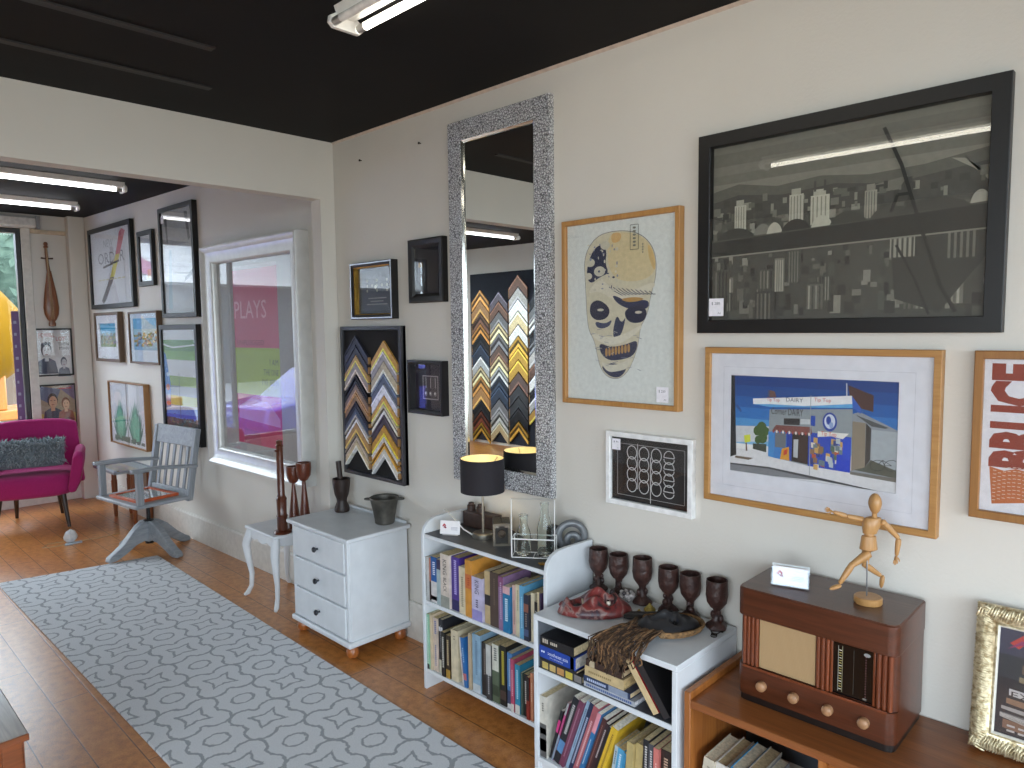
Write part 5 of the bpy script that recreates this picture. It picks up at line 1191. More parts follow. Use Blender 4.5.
# club, shells, beads, keys
r = thing('wooden_club', 'flat dark wooden club lying between the two masks', 'club', (2.142, 1.410, zq+.002), -.62); r.scale = (.76,.76,.9)
pr_ = [(-.120,.004),(-.105,.026),(-.075,.034),(-.04,.031),(0,.022),(.05,.015),(.09,.014),(.125,.015),(.13,.006)]
MB().loft([[(x, w_*math.cos(2*PI*k/14), .013+.42*max(w_,.02)*math.sin(2*PI*k/14)*(1 if math.sin(2*PI*k/14) > 0 else .9)) for k in range(14)] for x, w_ in pr_]).build('blade', P('#221f1f', .4, var=.25, scale=40, bump=.2, bscale=60), r)
MB().lathe([(.0158,-.004),(.017,0),(.0158,.004)], 14, M=T(.06,0,.0135) @ Matrix.Rotation(PI/2, 4, 'Y')).build('binding', P('#5a4a3a', .7), r)
for x, y, s, a, lab in ((2.150,1.452,.015,.3,'smaller yellow shell beside the club on the low bookcase'),(2.205,1.442,.022,1.2,'larger pale yellow shell before the middle goblets')):
    o = MB().lathe([(.9,0),(1,.15),(.8,.5),(.55,.62),(.5,.8),(.25,.95),(.22,1.15),(.04,1.3)], 20, wob=lambda t_, z: 1+.08*math.sin(9*t_)).build('sea_shell', P('#a8934a', .5, var=.2, scale=20), None)
    o.scale = (s,s,s); o.location = (x,y,zq+.0005); o.rotation_euler = (0,0,a); tag(o, lab, 'shell', 'shells on the low bookcase')
r = thing('bead_string', 'heap of white and black beads behind the red mask', 'beads', (2.212, 1.562, zq)); rnd = random.Random(2)
bm_, bk = MB(), MB()
for i in range(26):
    a = i*.9; rr = .012+.016*rnd.random(); z = .009+.0017*i*(1 if i < 18 else .6)
    (bk if i % 5 == 2 else bm_).ball((rr*math.cos(a)+.0012*i-.012, rr*math.sin(a)-.0009*i, z), .0082, 10, 8)
bm_.build('white_beads', P('#b5aeac', .4, var=.15, scale=90), r); bk.build('dark_beads', P('#4a4446', .4, var=.15, scale=90), r)
r = thing('key_ring', 'small dark keys on a ring at right end of the low bookcase', 'keys', (2.165, 1.158, zq), .4); KEY = P('#3a332e', .4, .7)
MB().tube([(.010*math.cos(t_*PI/9), .010*math.sin(t_*PI/9), .0018) for t_ in range(18)], .0012, 6, closed=True).build('ring', KEY, r)
for a, y in ((-.5,-.008),(.35,.004)):
    k = Matrix.Rotation(a, 4, 'Z') @ T(.030,y*.1,0); kb = MB()
    kb.tube([(-.018,0,.0045),(.018,0,.0045)], .0018, 8, M=k); kb.box(.010,.018,-.007,0,.003,.006,None,k); kb.tube([(-.022+.006*math.cos(t_*PI/5), .006*math.sin(t_*PI/5), .0045) for t_ in range(10)], .0018, 6, None, k, True)
    kb.build('key', KEY, r)

# ------------------------------------------------------------------ teak console at the right
TEAKY = W('#8f5429', '#71401d', 'x', .38, 12, .15); TEAKZ = W('#a5662f', '#834a1f', 'z', .42, 12, .1); TEAKX = W('#a4632e', '#834a1f', 'x', .4, 12, .1)
KX, KY0, KY1, KZ = 1.905, 1.118, -.55, .512
r = thing('teak_console', 'orange brown teak console with open shelf carrying the old radio', 'console', (KX, (KY0+KY1)/2, 0), RW)
kw = (KY0-KY1)/2; KD = .39
MB().box(-kw+.022, kw, 0, KD, KZ-.026, KZ).build('top', TEAKY, r, bevel=.003)
MB().box(-kw, -kw+.022, 0, KD, 0, KZ+.022).build('side_panel', TEAKZ, r, bevel=.003)
MB().box(kw-.022, kw, .002, KD, 0, KZ-.0265).build('side_panel', TEAKZ, r, bevel=.002)
for u in (-kw+.425, -kw+.85, -kw+1.27): MB().box(u-.011, u+.011, .003, KD-.008, .0945, KZ-.0265).build('divider', TEAKZ, r, smooth=0)
MB().box(-kw+.0225, kw-.0225, .003, KD-.008, .072, .094).build('bottom_shelf', TEAKX, r, bevel=.002)
MB().box(-kw+.0225, kw-.0225, .03, .05, 0, .0715).build('plinth', TEAKX, r, smooth=0)
MB().box(-kw+.0225, kw-.0225, KD-.007, KD-.001, .0945, KZ-.027).build('back_panel', P('#4a4f55', .6), r, smooth=0)
# second compartment: a closed drawer front beneath the right end of the radio
MB().box(-kw+.437, -kw+.838, .012, .030, .0955, KZ-.028).build('cupboard_door', TEAKX, r, bevel=.002)
MB().box(-kw+.862, -kw+1.258, .012, .030, .0955, KZ-.028).build('cupboard_door', TEAKX, r, bevel=.002)
F3 = T(1.930, 0, 0) @ Rz(RW); Wh = 'in the teak console'
S4 = [(1.093,.040,.236,.17,'#c4bba8','fat white hardback with tan pages',[('|',.3,.9,.3)],'#8d8576',8),(1.050,.036,.232,.18,'#cfcac2','white hardback with browned pages',[('|',.3,.9,.3)],'#8d8576',8),(1.010,.014,.236,.18,'#b9b6b0','thin pale grey book',[],'',8),
      (.994,.042,.240,.18,'#2f86b8','blue spined hardback with cream pages',[('|',.4,.9,.4)],'#cfe0ea',8),(.948,.040,.238,.18,'#c0b8aa','pale hardback with brown page edges',[('|',.4,.9,.3)],'#8d8576',8),(.902,.034,.225,.17,'#8f9096','grey white hardback',[('|',.4,.9,.3)],'#d4d4d6',8),(.83,.036,.205,.17,'#22343a','dark green black book',[],'',0)]
X4 = leanpack(-1.094, [(q[1], q[2], q[8]) for q in S4], .95)
for i, (a, t, h, d, c, look, ti, tc, tl) in enumerate(S4):
    a, t = -X4[i], t*.95
    book('books in the console', -a, .004*((i*2)%3), .0945, t, h, d, c, ordlab(look, i, Wh), ti, tc or '#ffffff', [], hard=True, frame=F3, tilt=tl, pages='#b5a07c' if i in (1,4) else '#c9bda4')

# --- valve radio
r = thing('valve_radio', 'old brown wooden valve radio standing on the teak console', 'radio', (2.020, .774, KZ+.0005), RW)
VEN = W('#572b18', '#42200f', 'x', .34, 16, .12); VENR = W('#783c20', '#5b2b15', 'z', .32, 16, .15); VENT = W('#5a3b2e', '#4a2f23', 'x', .3, 16, .15)
rw, rd = .227, .258
def rr(w0, d0, d1, rad, n=5):
    pts = []
    for cx_, cy_, a0 in ((w0-rad,d0+rad,-PI/2),(w0-rad,d1-.006,0),(-w0+rad,d1-.006,PI/2),(-w0+rad,d0+rad,PI)):
        rd_ = rad if cy_ < d1-.01 else .006
        cx2 = cx_ if cy_ < d1-.01 else math.copysign(w0-.006, cx_)
        for k in range(n+1): a = a0+PI/2*k/n; pts.append((cx2+rd_*math.cos(a), cy_+rd_*math.sin(a)))
    return pts
MB().prism(rr(rw-.004,.004,rd-.004,.024), 'z', 0, .024).build('base', P('#1a1311', .35, var=.1), r, smooth=50)
b = MB(); lo = rr(rw,0,rd,.026)
b.prism(lo, 'z', .022, .112); b.prism(rr(rw,.014,rd,.026), 'z', .112, .272)
b.build('cabinet', VEN, r, smooth=50)
MB().prism(rr(rw+.0016,-.003,rd+.001,.027), 'z', .270, .356).build('top_hood', VEN, r, smooth=50, bevel=.004)
MB().prism(rr(rw-.002,.001,rd-.004,.024), 'z', .3555, .3585).build('top_veneer', VENT, r, smooth=50)
MB().prism([(-rw+.02,.001),(-rw+.02,-.003),(rw-.02,-.003),(rw-.02,.001)], 'z', .108, .116).build('ledge', VENR, r, bevel=.001)
def reed(x0, x1, n):
    mb = MB(); s_ = (x1-x0)/n
    for i in range(n): mb.prism([(x0+s_*(i+.5)+s_*.48*math.cos(PI*k/8), .010-s_*.5*math.sin(PI*k/8)) for k in range(9)], 'z', .115, .270)
    return mb
reed(-.212,-.160,4).build('fluted_column', VENR, r, smooth=60); reed(.012,.052,3).build('fluted_column', VENR, r, smooth=60); reed(.174,.218,3).build('fluted_column', VENR, r, smooth=60)
def cloth():
    m, nt, b = newmat('speaker_cloth'); b.inputs['Roughness'].default_value = .9
    v = coords(nt); wv = N(nt, 'ShaderNodeTexWave', Scale=95); wv.bands_direction = 'X'; nt.links.new(v, wv.inputs['Vector']); wz = N(nt, 'ShaderNodeTexWave', Scale=95); wz.bands_direction = 'Z'; nt.links.new(v, wz.inputs['Vector'])
    mm = N(nt, 'ShaderNodeMath', operation='MULTIPLY'); nt.links.new(wv.outputs[1], mm.inputs[0]); nt.links.new(wz.outputs[1], mm.inputs[1])
    nt.links.new(ramp(nt, mm.outputs[0], [(.1,'#9c7e58'),(.8,'#c9ac82')]), b.inputs['Base Color']); bumpin(nt, b, mm.outputs[0], .3, .002); return m
MB().box(-.158, .010, .009, .013, .117, .268).build('speaker_cloth', cloth(), r, smooth=0)
d = MB().box(.058, .168, .009, .013, .117, .268).build('tuning_dial', P('#0f0d0d', .12, var=.05), r, smooth=0)
p = Print(.058, .117, .110, .151, .0085); 
p.rect(.14,.06,.155,.94,'#8f8f86').rect(.24,.06,.255,.94,'#8a8468').rect(.52,.08,.528,.92,'#4a463f').up()
for i in range(16): p.rect(.165,.10+i*.05,.23,.115+i*.05,'#a89a5c' if i % 3 else '#c9c4b0'); p.rect(.80,.10+i*.05,.83,.115+i*.05,'#6a4444')
p.disc(.84,.90,.08,.035,'#8d8d8c').disc(.8,.06,.05,.02,'#6d6660')
p.mb.build('dial_markings', None, d, smooth=0)
MB().box(.054, .060, .005, .013, .115, .270).box(.167, .173, .005, .013, .115, .270).build('dial_frame', VENR, r, bevel=.001)
KN = P('#9a7352', .4, var=.1)
for u in (-.143,-.045,.053,.150):
    MB().lathe([(.0145,0),(.0155,.008),(.0145,.016),(.010,.0205),(.003,.022)], 22, M=T(u,0,.066) @ Matrix.Rotation(PI/2, 4, 'X')).build('knob', KN, r)
RT = KZ+.0005+.3585
card_stand('card_holder', 'clear stand of white business cards on top of the old radio', (2.108, .876, RT+.0003), -1.30, .100, .058, perspex=True)

# --- artist's mannequin
BEECH = W('#b98d59', '#aa7d4a', 'z', .4, 20, .1)
r = thing('wooden_mannequin', 'jointed wooden artist mannequin running on a round base, on the radio', 'mannequin', (2.144, .662, RT+.0002), math.radians(-45.8))
MB().lathe([(.036,0),(.038,.003),(.038,.017),(.035,.020),(.004,.020)], 36).build('base', BEECH, r)
def limb(name, a, b, ra, rm, rb, flat=None):
    a, b = Vector(a), Vector(b); pts = [a.lerp(b, t_) for t_ in (0,.06,.3,.7,.94,1)]
    return MB().tube([tuple(q) for q in pts], [ra*.5,ra,rm,(rm+rb)/2,rb,rb*.5], 14, flat=flat).build(name, BEECH, r)
z0 = -.8598+.0  # joint heights below are measured from the console's room floor
J = lambda x, y, z: (x, y, z-RT)
limb('support_rod', (-.004,0,.018), J(-.004,.004,1.000), .0022, .0022, .0022).data.materials[0] = P('#8d8f92', .3, .8)
MB().ball(J(.010,-.004,1.163), (.0175,.0200,.030), 18, 14, fn=lambda p_: (p_[0]*(1-.18*max(0,-p_[2])), p_[1]*(1-.15*max(0,-p_[2])), p_[2])).build('head', BEECH, r)
limb('neck', J(.010,-.002,1.118), J(.010,-.003,1.140), .007, .007, .007)
MB().loft([[(x0+rx*math.cos(2*PI*k/18), ry*math.sin(2*PI*k/18), z-RT) for k in range(18)] for x0, rx, ry, z in ((-.001,.008,.007,1.072),(-.001,.019,.015,1.076),(.002,.024,.018,1.095),(.006,.027,.019,1.110),(.008,.022,.014,1.121),(.009,.008,.007,1.125))]).build('chest', BEECH, r)
MB().ball(J(-.002,0,1.071), .013, 14, 10).build('waist_joint', BEECH, r)
MB().loft([[(x0+rx*math.cos(2*PI*k/18), ry*math.sin(2*PI*k/18), z-RT) for k in range(18)] for x0, rx, ry, z in ((-.003,.010,.008,1.072),(-.003,.020,.015,1.068),(-.003,.023,.018,1.045),(-.003,.025,.018,1.030),(-.003,.014,.010,1.024))]).build('pelvis', BEECH, r)
def hand(a, b):
    a, b = Vector(a), Vector(b); d_ = (b-a).normalized(); sd = d_.cross(Vector((0,1,0))).normalized()
    mb = MB(); mb.tube([tuple(a), tuple(a+d_*.007), tuple(a+d_*.015)], [.004,.0075,.0065], 12, flat=(1,.55))
    for i in range(4):
        o_ = sd*((i-1.5)*.0031); L_ = (.011,.014,.0135,.010)[i]
        mb.tube([tuple(a+d_*.013+o_), tuple(a+d_*(.013+L_*.6)+o_*1.15), tuple(a+d_*(.013+L_)+o_*1.2)], [.0018,.0017,.0010], 6)
    mb.tube([tuple(a+d_*.005+sd*.005), tuple(a+d_*.011+sd*.010), tuple(a+d_*.016+sd*.011)], [.002,.0018,.0011], 6)
    mb.build('hand', BEECH, r)
# far arm reaches out to the left, near arm hangs back
limb('upper_arm', J(-.018,.012,1.113), J(-.060,.018,1.122), .0085, .0085, .0065); limb('forearm', J(-.060,.018,1.122), J(-.098,.020,1.134), .007, .0075, .005); hand(J(-.098,.020,1.134), J(-.122,.020,1.144))
MB().ball(J(-.018,.012,1.113), .009, 12, 8).build('shoulder_joint', BEECH, r); MB().ball(J(.031,-.012,1.110), .0095, 12, 8).build('shoulder_joint', BEECH, r)
limb('upper_arm', J(.031,-.014,1.110), J(.072,-.020,1.066), .0085, .0085, .0068); limb('forearm', J(.072,-.020,1.066), J(.066,-.022,1.016), .0072, .0078, .005); hand(J(.066,-.022,1.016), J(.063,-.022,.99))
limb('thigh', J(-.004,-.010,1.022), J(-.056,-.014,.988), .0125, .0125, .0085); limb('shin', J(-.056,-.014,.988), J(-.090,-.014,.934), .0088, .0095, .006)
MB().ball(J(-.056,-.014,.988), .009, 12, 8).build('knee_joint', BEECH, r)
limb('thigh', J(-.003,.010,1.022), J(-.005,.014,.979), .0125, .0115, .0085); limb('shin', J(-.005,.014,.979), J(.044,.016,.944), .0088, .0092, .006)
MB().ball(J(-.005,.014,.979), .009, 12, 8).build('knee_joint', BEECH, r)
for a, b in ((J(-.086,-.014,.929), J(-.119,-.016,.919)),(J(.049,.016,.946), J(.045,.016,.909))):
    a, b = Vector(a), Vector(b)
    MB().tube([tuple(a.lerp(b,q)) for q in (0,.12,.45,.8,1)], [.004,.0075,.0085,.0068,.003], 12, flat=(1,.75)).build('foot', BEECH, r)

# --- ornate gold frame leaning on the wall
def gilt():
    m, nt, b = newmat('champagne_gilt'); b.inputs['Metallic'].default_value = .55; b.inputs['Roughness'].default_value = .38
    v = coords(nt); n = N(nt, 'ShaderNodeTexNoise', Scale=70, Detail=3.0); nt.links.new(v, n.inputs['Vector'])
    nt.links.new(ramp(nt, n.outputs[0], [(.35,'#a08c66'),(.6,'#e2d6b4')]), b.inputs['Base Color']); bumpin(nt, b, n.outputs[0], .6, .006); return m
GW, GH = .36, .395
r = thing('ornate_frame', 'champagne gold ruffled frame with dark print of books leaning on the wall', 'framed picture', (2.222, .235, KZ+.0045), RW)
r.rotation_euler = (math.radians(-7.2), 0, RW)
GM = gilt()
MB().rings(GW, GH, [(.002,0),(.002,-.016),(.010,-.024),(.024,-.026),(.040,-.018),(.046,-.014),(.048,-.016),(.052,-.016),(.052,0)]).build('frame', GM, r, smooth=60)
rf_ = MB(); per = []
n_w, n_h = 52, 58
for i in range(n_w): per += [(-GW/2+.008+(GW-.016)*i/(n_w-1), .022, 0), (-GW/2+.008+(GW-.016)*i/(n_w-1), GH-.022, PI)]
for i in range(n_h): per += [(-GW/2+.022, .008+(GH-.016)*i/(n_h-1), -PI/2), (GW/2-.022, .008+(GH-.016)*i/(n_h-1), PI/2)]
rnd = random.Random(12)
for x, z, a in per:                                               # ruffled leaves across the moulding
    k = T(x,-.022,z) @ Matrix.Rotation(-a, 4, 'Y') @ Matrix.Rotation(rnd.uniform(.15,.5), 4, 'Y')
    rf_.tube([(0,.004,-.021),(.001,-.004,-.012),(-.001,-.008,.002),(.001,-.003,.014),(0,.003,.020)], [.0016,.0028,.0031,.0026,.0014], 6, None, k)
rf_.build('ruffled_moulding', GM, r, smooth=60)
MB().rings(GW, GH, [(.052,-.004),(.052,-.0165),(.0565,-.012),(.0565,-.004)]).build('slip', P('#d3cfc4', .4), r, smooth=0)
p = Print(-GW/2+.054, .054, GW-.108, GH-.108, -.008)
p.rect(0,0,1,1,'#22232b').rect(0,.75,1,1,'#34344a').up()
p.poly([(.10,.86),(.22,.96),(.36,.90),(.30,.84),(.24,.88),(.18,.82)], '#b8382c').poly([(.08,.80),(.2,.86),(.5,.84),(.62,.94),(.4,.93),(.2,.9)], '#8a2c5c').up()
for v0, v1, u0, c in ((.58,.68,.22,'#6a5040'),(.50,.57,.20,'#8a7a5c'),(.44,.50,.16,'#2b3034'),(.36,.44,.12,'#b9b6b4'),(.28,.35,.10,'#8a6a54'),(.22,.27,.06,'#a09a96'),(.16,.21,.05,'#6a6a6c'),(.05,.15,.08,'#7a5a48')):
    p.poly([(u0,v0+.02),(1,v0-.04),(1,v1-.03),(u0,v1)], c); p.up()
p.text('EXC', .14, .365, .42, .42, '#26262a'); p.up()
for i in range(9): p.line([(.05,.20-.004*i),(1,.14-.012*i)], .0008, '#c9c2ba')
for j in range(2): 
    for i in range(8): p.rect(.12+i*.10, .06-.045*j-.003*i+.03, .19+i*.10, .078-.045*j-.003*i+.03, '#b9b4b0')
p.mb.build('print', None, r, smooth=0)
MB().box(-GW/2+.054, GW/2-.054, -.0125, -.0108, .054, GH-.054).build('glass', PICGLASS, r, smooth=0)

# ------------------------------------------------------------------ far room furniture
def fabric(c, sheen=.12, bump=.25, sc=260):
    m, nt, b = newmat('fabric_' + c.lstrip('#')); b.inputs['Roughness'].default_value = .9; b.inputs['Sheen Weight'].default_value = sheen; b.inputs['Specular IOR Level'].default_value = .15
    v = coords(nt); n = N(nt, 'ShaderNodeTexNoise', Scale=sc, Detail=2.0); nt.links.new(v, n.inputs['Vector'])
    nt.links.new(ramp(nt, n.outputs[0], [(.3,dark(c,.9)),(.7,dark(c,1.1))]), b.inputs['Base Color']); bumpin(nt, b, n.outputs[0], bump, .003); return m
PINK = fabric('#a42a68')
r = thing('armchair', 'magenta pink upholstered armchair on dark splayed legs by the window', 'armchair', (1.475, 7.31, 0), -.30)
def loopY(x, y, z, w_, d_, e=.9, n=20): return [(x+w_*math.copysign(abs(math.cos(2*PI*k/n))**e, math.cos(2*PI*k/n)), y+d_*math.copysign(abs(math.sin(2*PI*k/n))**e, math.sin(2*PI*k/n)), z) for k in range(n)]
s = MB()
s.loft([loopY(0,-.02,.270,.24,.24,.5), loopY(0,-.03,.282,.305,.30,.45), loopY(0,-.03,.33,.325,.315,.45), loopY(0,-.03,.40,.325,.318,.45), loopY(0,-.03,.455,.315,.305,.45), loopY(0,-.03,.475,.28,.27,.5)])
s.build('seat', PINK, r, smooth=80, sub=1)
def backf(u, v, side):
    x = (u-.5)*2; z = .30+v*.58
    cx_ = .375*(1-.13*v) ; y = .22+.11*v - .05*x*x*(1) + (.055 if side else 0)
    tz = z - .035*abs(x)**4*v
    if not side: y += -.018*(1-abs(x)**4)*math.sin(PI*min(1,v*1.05)) + (.012*abs(math.cos(PI*2.5*(x))) if .62 < v < .82 else 0)*.5
    else: y += .035
    return (x*cx_, y, tz)
nu, nv = 20, 16
bk = MB(); o1 = [[backf(i/nu, j/nv, 0) for i in range(nu+1)] + [backf(1-i/nu, j/nv, 1) for i in range(nu+1)] for j in range(nv+1)]
bk.loft(o1); bk.build('backrest', PINK, r, smooth=80, bevel=.02, bseg=3)
bt = MB()
for u in (.18,.39,.61,.82): q = backf(u,.70,0); bt.ball((q[0],q[1]-.002,q[2]), (.012,.007,.012), 10, 6)
bt.build('button', fabric('#7e1650'), r)
for sx in (-1,1):                                                # one winged arm each side, leaning out, rounded down to the seat
    sec = [(.270,.335),(.300,.50),(.322,.625),(.350,.652),(.385,.648),(.402,.615),(.394,.52),(.365,.38),(.325,.300),(.285,.295)]
    lo = []
    for y, dz, k in ((-.335,-.02,.985),(-.300,.0,1.0),(-.10,.004,1.0),(.10,.0,.99),(.24,-.01,.97),(.31,-.02,.95)):
        cxm, czm = .335, .47; sh = .94 if abs(y+.335) < .001 else (.92 if y > .3 else 1)
        lo.append([(sx*((cxm+(x-cxm)*sh)*k), y, czm+(z-czm)*sh+dz*(z > .5)) for x, z in sec])
    MB().loft(lo).build('arm', PINK, r, smooth=80, bevel=.012, bseg=3)
LEGD = W('#3a2a22', '#2a1d17', 'z', .4, 16)
for sx in (-1,1):
    MB().tube([(sx*.225,-.23,.29),(sx*.262,-.285,0)], [.024,.013], 12).build('leg', LEGD, r)
    MB().tube([(sx*.16,.20,.29),(sx*.175,.29,0)], [.024,.013], 12).build('leg', LEGD, r)
# fluffy cushion
cu = thing('fluffy_cushion', 'shaggy grey fur cushion resting on the pink armchair', 'cushion', (1.432, 7.235, .492), -.30)
body = MB(); CW, CHH = .262, .112
body.loft([[(x, .075*math.cos(2*PI*k/20)*e, CHH*math.copysign(abs(math.sin(2*PI*k/20))**.6, math.sin(2*PI*k/20))*e2) for k in range(20)] for x, e, e2 in ((-CW,.25,.80),(-CW*.92,.55,.95),(-CW*.6,.92,.96),(0,1,.95),(CW*.6,.92,.96),(CW*.92,.55,.95),(CW,.25,.80))])
FURB = fabric('#7a8389', .2); cb = body.build('cushion_body', FURB, cu, smooth=80); cb.location = (0,0,.125); cb.rotation_euler = (math.radians(-10),0,0)
fur = [MB(), MB(), MB()]; rnd = random.Random(31)
for i in range(2600):
    x = rnd.uniform(-CW, CW); k = rnd.uniform(0, 2*PI); e = 1-.35*(abs(x)/CW)**4
    y = .073*math.cos(k)*e; z = CHH*math.copysign(abs(math.sin(k))**.6, math.sin(k))*.95
    if y > .045: continue
    n = Vector((.5*x/CW*(abs(x)/CW)**3, math.cos(k)*1.0, math.sin(k)*.8)).normalized(); L_ = rnd.uniform(.030,.070)
    d_ = (n*.75 + Vector((rnd.uniform(-.6,.6), rnd.uniform(-.3,.1), rnd.uniform(-.8,.35)))).normalized()
    p0 = Vector((x,y,z)); p1 = p0 + d_*L_*.55; p2 = p0 + d_*L_ + Vector((0,0,-.008))
    if p2.z < -.108 or abs(p2.x) > .290: continue
    fur[i % 3].tube([tuple(p0), tuple(p1), tuple(p2)], [.0050,.0040,.0008], 4)
for f, c in zip(fur, ('#8c959b','#a9b1b6','#6a737a')): f.build('fur', fabric(c, .3, 0), cb, smooth=0).__setitem__('kind', 'stuff')

# --- swivel armchair
GREYP = W('#9da1a6', '#83888d', 'y', .45, 10); GREYZ = W('#959a9f', '#7b8085', 'z', .45, 10)
SWX, SWY, SWR = 1.865, 5.69, math.radians(-82)
r = thing('swivel_chair', 'grey painted wooden swivel armchair with slatted back on four splayed feet', 'chair', (SWX, SWY, 0), SWR)
M0i = Rz(-SWR); IRON = P('#222326', .4, .6, var=.2)
for a in (17, 107, 197, 287):
    d_ = M0i @ Vector((math.cos(math.radians(a)), math.sin(math.radians(a)), 0))
    ang = math.atan2(d_.y, d_.x)
    out = [(.022,.245),(.022,.085),(.055,.10),(.12,.088),(.20,.045),(.25,.012),(.285,.0),(.335,.0),(.342,.014),(.330,.038),(.29,.060),(.22,.115),(.14,.195),(.07,.240)]
    if a == 197: out = [(x,z+.0122) if x > .24 else (x,z) for x,z in out]
    MB().prism(out, 'y', -.026, .026, None, Rz(ang)).build('foot', GREYP, r, bevel=.005)
MB().lathe([(.030,.07),(.032,.09),(.032,.225),(.036,.235),(.036,.25),(.014,.252),(.013,.37),(.030,.375),(.034,.395),(.05,.402)], 20).build('spindle', IRON, r)
MB().box(-.16, .16, -.022, .022, .392, .412).box(-.022,.022,-.16,.16,.392,.412).tube([(.02,.06,.385),(.02,.15,.385),(.02,.20,.388)], [.012,.012,.018], 10).build('seat_iron', IRON, r, bevel=.002)
MB().prism([(-.31,-.235),(.31,-.235),(.305,.17),(.26,.20),(-.26,.20),(-.305,.17)], 'z', .413, .440).build('seat', GREYP, r, bevel=.008, bseg=3)
lean = .17
def by(z): return .175+(z-.43)*lean
for sx in (-1,1):
    MB().loft([[(sx*.285+a*.019, by(z)+b_*.021, z) for a,b_ in ((-1,-1),(1,-1),(1,1),(-1,1))] for z in (.40,.93)]).build('back_post', GREYZ, r, bevel=.003)
    MB().box(sx*.285-.020, sx*.285+.020, -.215, -.170, .436, .675).build('arm_post', GREYZ, r, bevel=.004)
    MB().loft([[(sx*.285+a*.026, y, z+b_*.012) for a,b_ in ((-1,-1),(1,-1),(1,1),(-1,1))] for y, z in ((-.245,.688),(-.05,.688),(.24,.655))]).build('armrest', GREYP, r, bevel=.006)
MB().loft([[(x+0, by(z)+b_*.012, z) for x,b_ in ((-.30,-1),(.30,-1),(.30,1),(-.30,1))] for z in (.795,.935)]).build('top_rail', GREYP, r, bevel=.006)
MB().loft([[(x, by(z)+b_*.011, z) for x,b_ in ((-.27,-1),(.27,-1),(.27,1),(-.27,1))] for z in (.44,.475)]).build('lower_rail', GREYP, r, bevel=.003)
for k in range(5):
    x = -.19+k*.095
    MB().loft([[(x+a*(.016), by(z)+b_*.006, z) for a,b_ in ((-1,-1),(1,-1),(1,1),(-1,1))] for z in (.47,.80)]).build('back_slat', GREYZ, r, bevel=.002)
# orange framed picture lying on the seat
def flat_picture(name, label, cat, loc, rz, w, h, fw, fm, draw, bg):
    q = thing(name, label, cat, loc, rz)
    for nm, bl, mat in (('frame', MB().rings(w, h, [(0,0),(0,-.018),(.002,-.020),(fw,-.018),(fw,-.001)]), fm),):
        o = bl.build(nm, mat, q, smooth=0); o.rotation_euler = (-PI/2,0,0)
    p = Print(-w/2+fw-.001, fw-.001, w-2*fw+.002, h-2*fw+.002, -.010); p.rect(0,0,1,1,bg).up(); draw(p)
    o = p.mb.build('print', None, q, smooth=0); o.rotation_euler = (-PI/2,0,0)
    o = MB().box(-w/2+fw-.001, w/2-fw+.001, -.0135, -.0122, fw-.001, h-fw+.001).build('glass', PICGLASS, q, smooth=0); o.rotation_euler = (-PI/2,0,0)
    return q
def at_chair(x, y, z): return tuple(T(SWX,SWY,0) @ Rz(SWR) @ Vector((x,y,z)))
flat_picture('picture_frame', 'orange framed pale print lying on the seat of the swivel chair', 'framed picture', at_chair(.03,-.19,.4405), SWR+.04, .40, .31, .026, P('#b9562e', .45, var=.08), lambda p: p.rect(.1,.12,.9,.9,'#c2c6c8').up().rect(.2,.3,.8,.7,'#aeb6ba'), '#d3d5d6')
# small wooden table behind it carrying a picture
r = thing('side_table', 'small low wooden table behind the swivel chair, mostly hidden', 'table', (2.115, 6.80, 0), FROT)
BRW = W('#8a4f28', '#6b3a1c', 'z', .4, 14); BRWX = W('#9aa0a4', '#868c90', 'x', .4, 14)
MB().box(-.27,.27,-.11,.085,.452,.468).build('table_top', BRWX, r, bevel=.004)
for sx in (-1,1):
    for sy in (-1,1): MB().lathe([(.013,0),(.017,.03),(.024,.22),(.026,.33),(.022,.335),(.020,.451)], 14, M=T(sx*.235,-.012+sy*.065,0)).build('leg', BRW, r)
flat_picture('picture_frame', 'grey framed coloured landscape lying on the low table behind the swivel chair', 'framed picture', tuple(T(2.115,6.80,.469) @ Rz(FROT) @ Vector((0,-.235,0))), FROT, .52, .34, .018, P('#8a8d92', .4, .3), landscape(3, ('#8fb4c8','#b9b08a'), '#8a9a7c'), '#d9d9d4')
# white packet and thin cable on the floor
r = thing('paper_packet', 'small crumpled white packet on floor by the armchair with thin cable', 'packet', (1.515, 6.42, .0005), .3); r.scale = (.8,.8,.8)
rnd = random.Random(6)
MB().ball((0,0,.062), (.060,.045,.066), 12, 9, fn=lambda p_: (p_[0]*(1+rnd.uniform(-.18,.18)), p_[1]*(1+rnd.uniform(-.18,.18)), max(-.92,p_[2])*(1+rnd.uniform(-.05,.12)))).build('crumpled_paper', P('#d6d8da', .5, var=.03), r, smooth=20)
MB().prism([(-.10,-.07),(.05,-.11),(.075,-.05),(-.06,-.015)], 'z', 0, .010).build('flat_paper', P('#b9c4d0', .5), r, bevel=.002)
MB().tube([(-.02,-.03,.006),(-.15,-.02,.004),(-.24,.06,.004),(-.14,.14,.004),(-.03,.06,.008)], .003, 6).tube([(.03,-.03,.006),(.2,-.12,.004),(.42,-.16,.004)], .003, 6).build('cable', P('#b9a98a', .5), r)

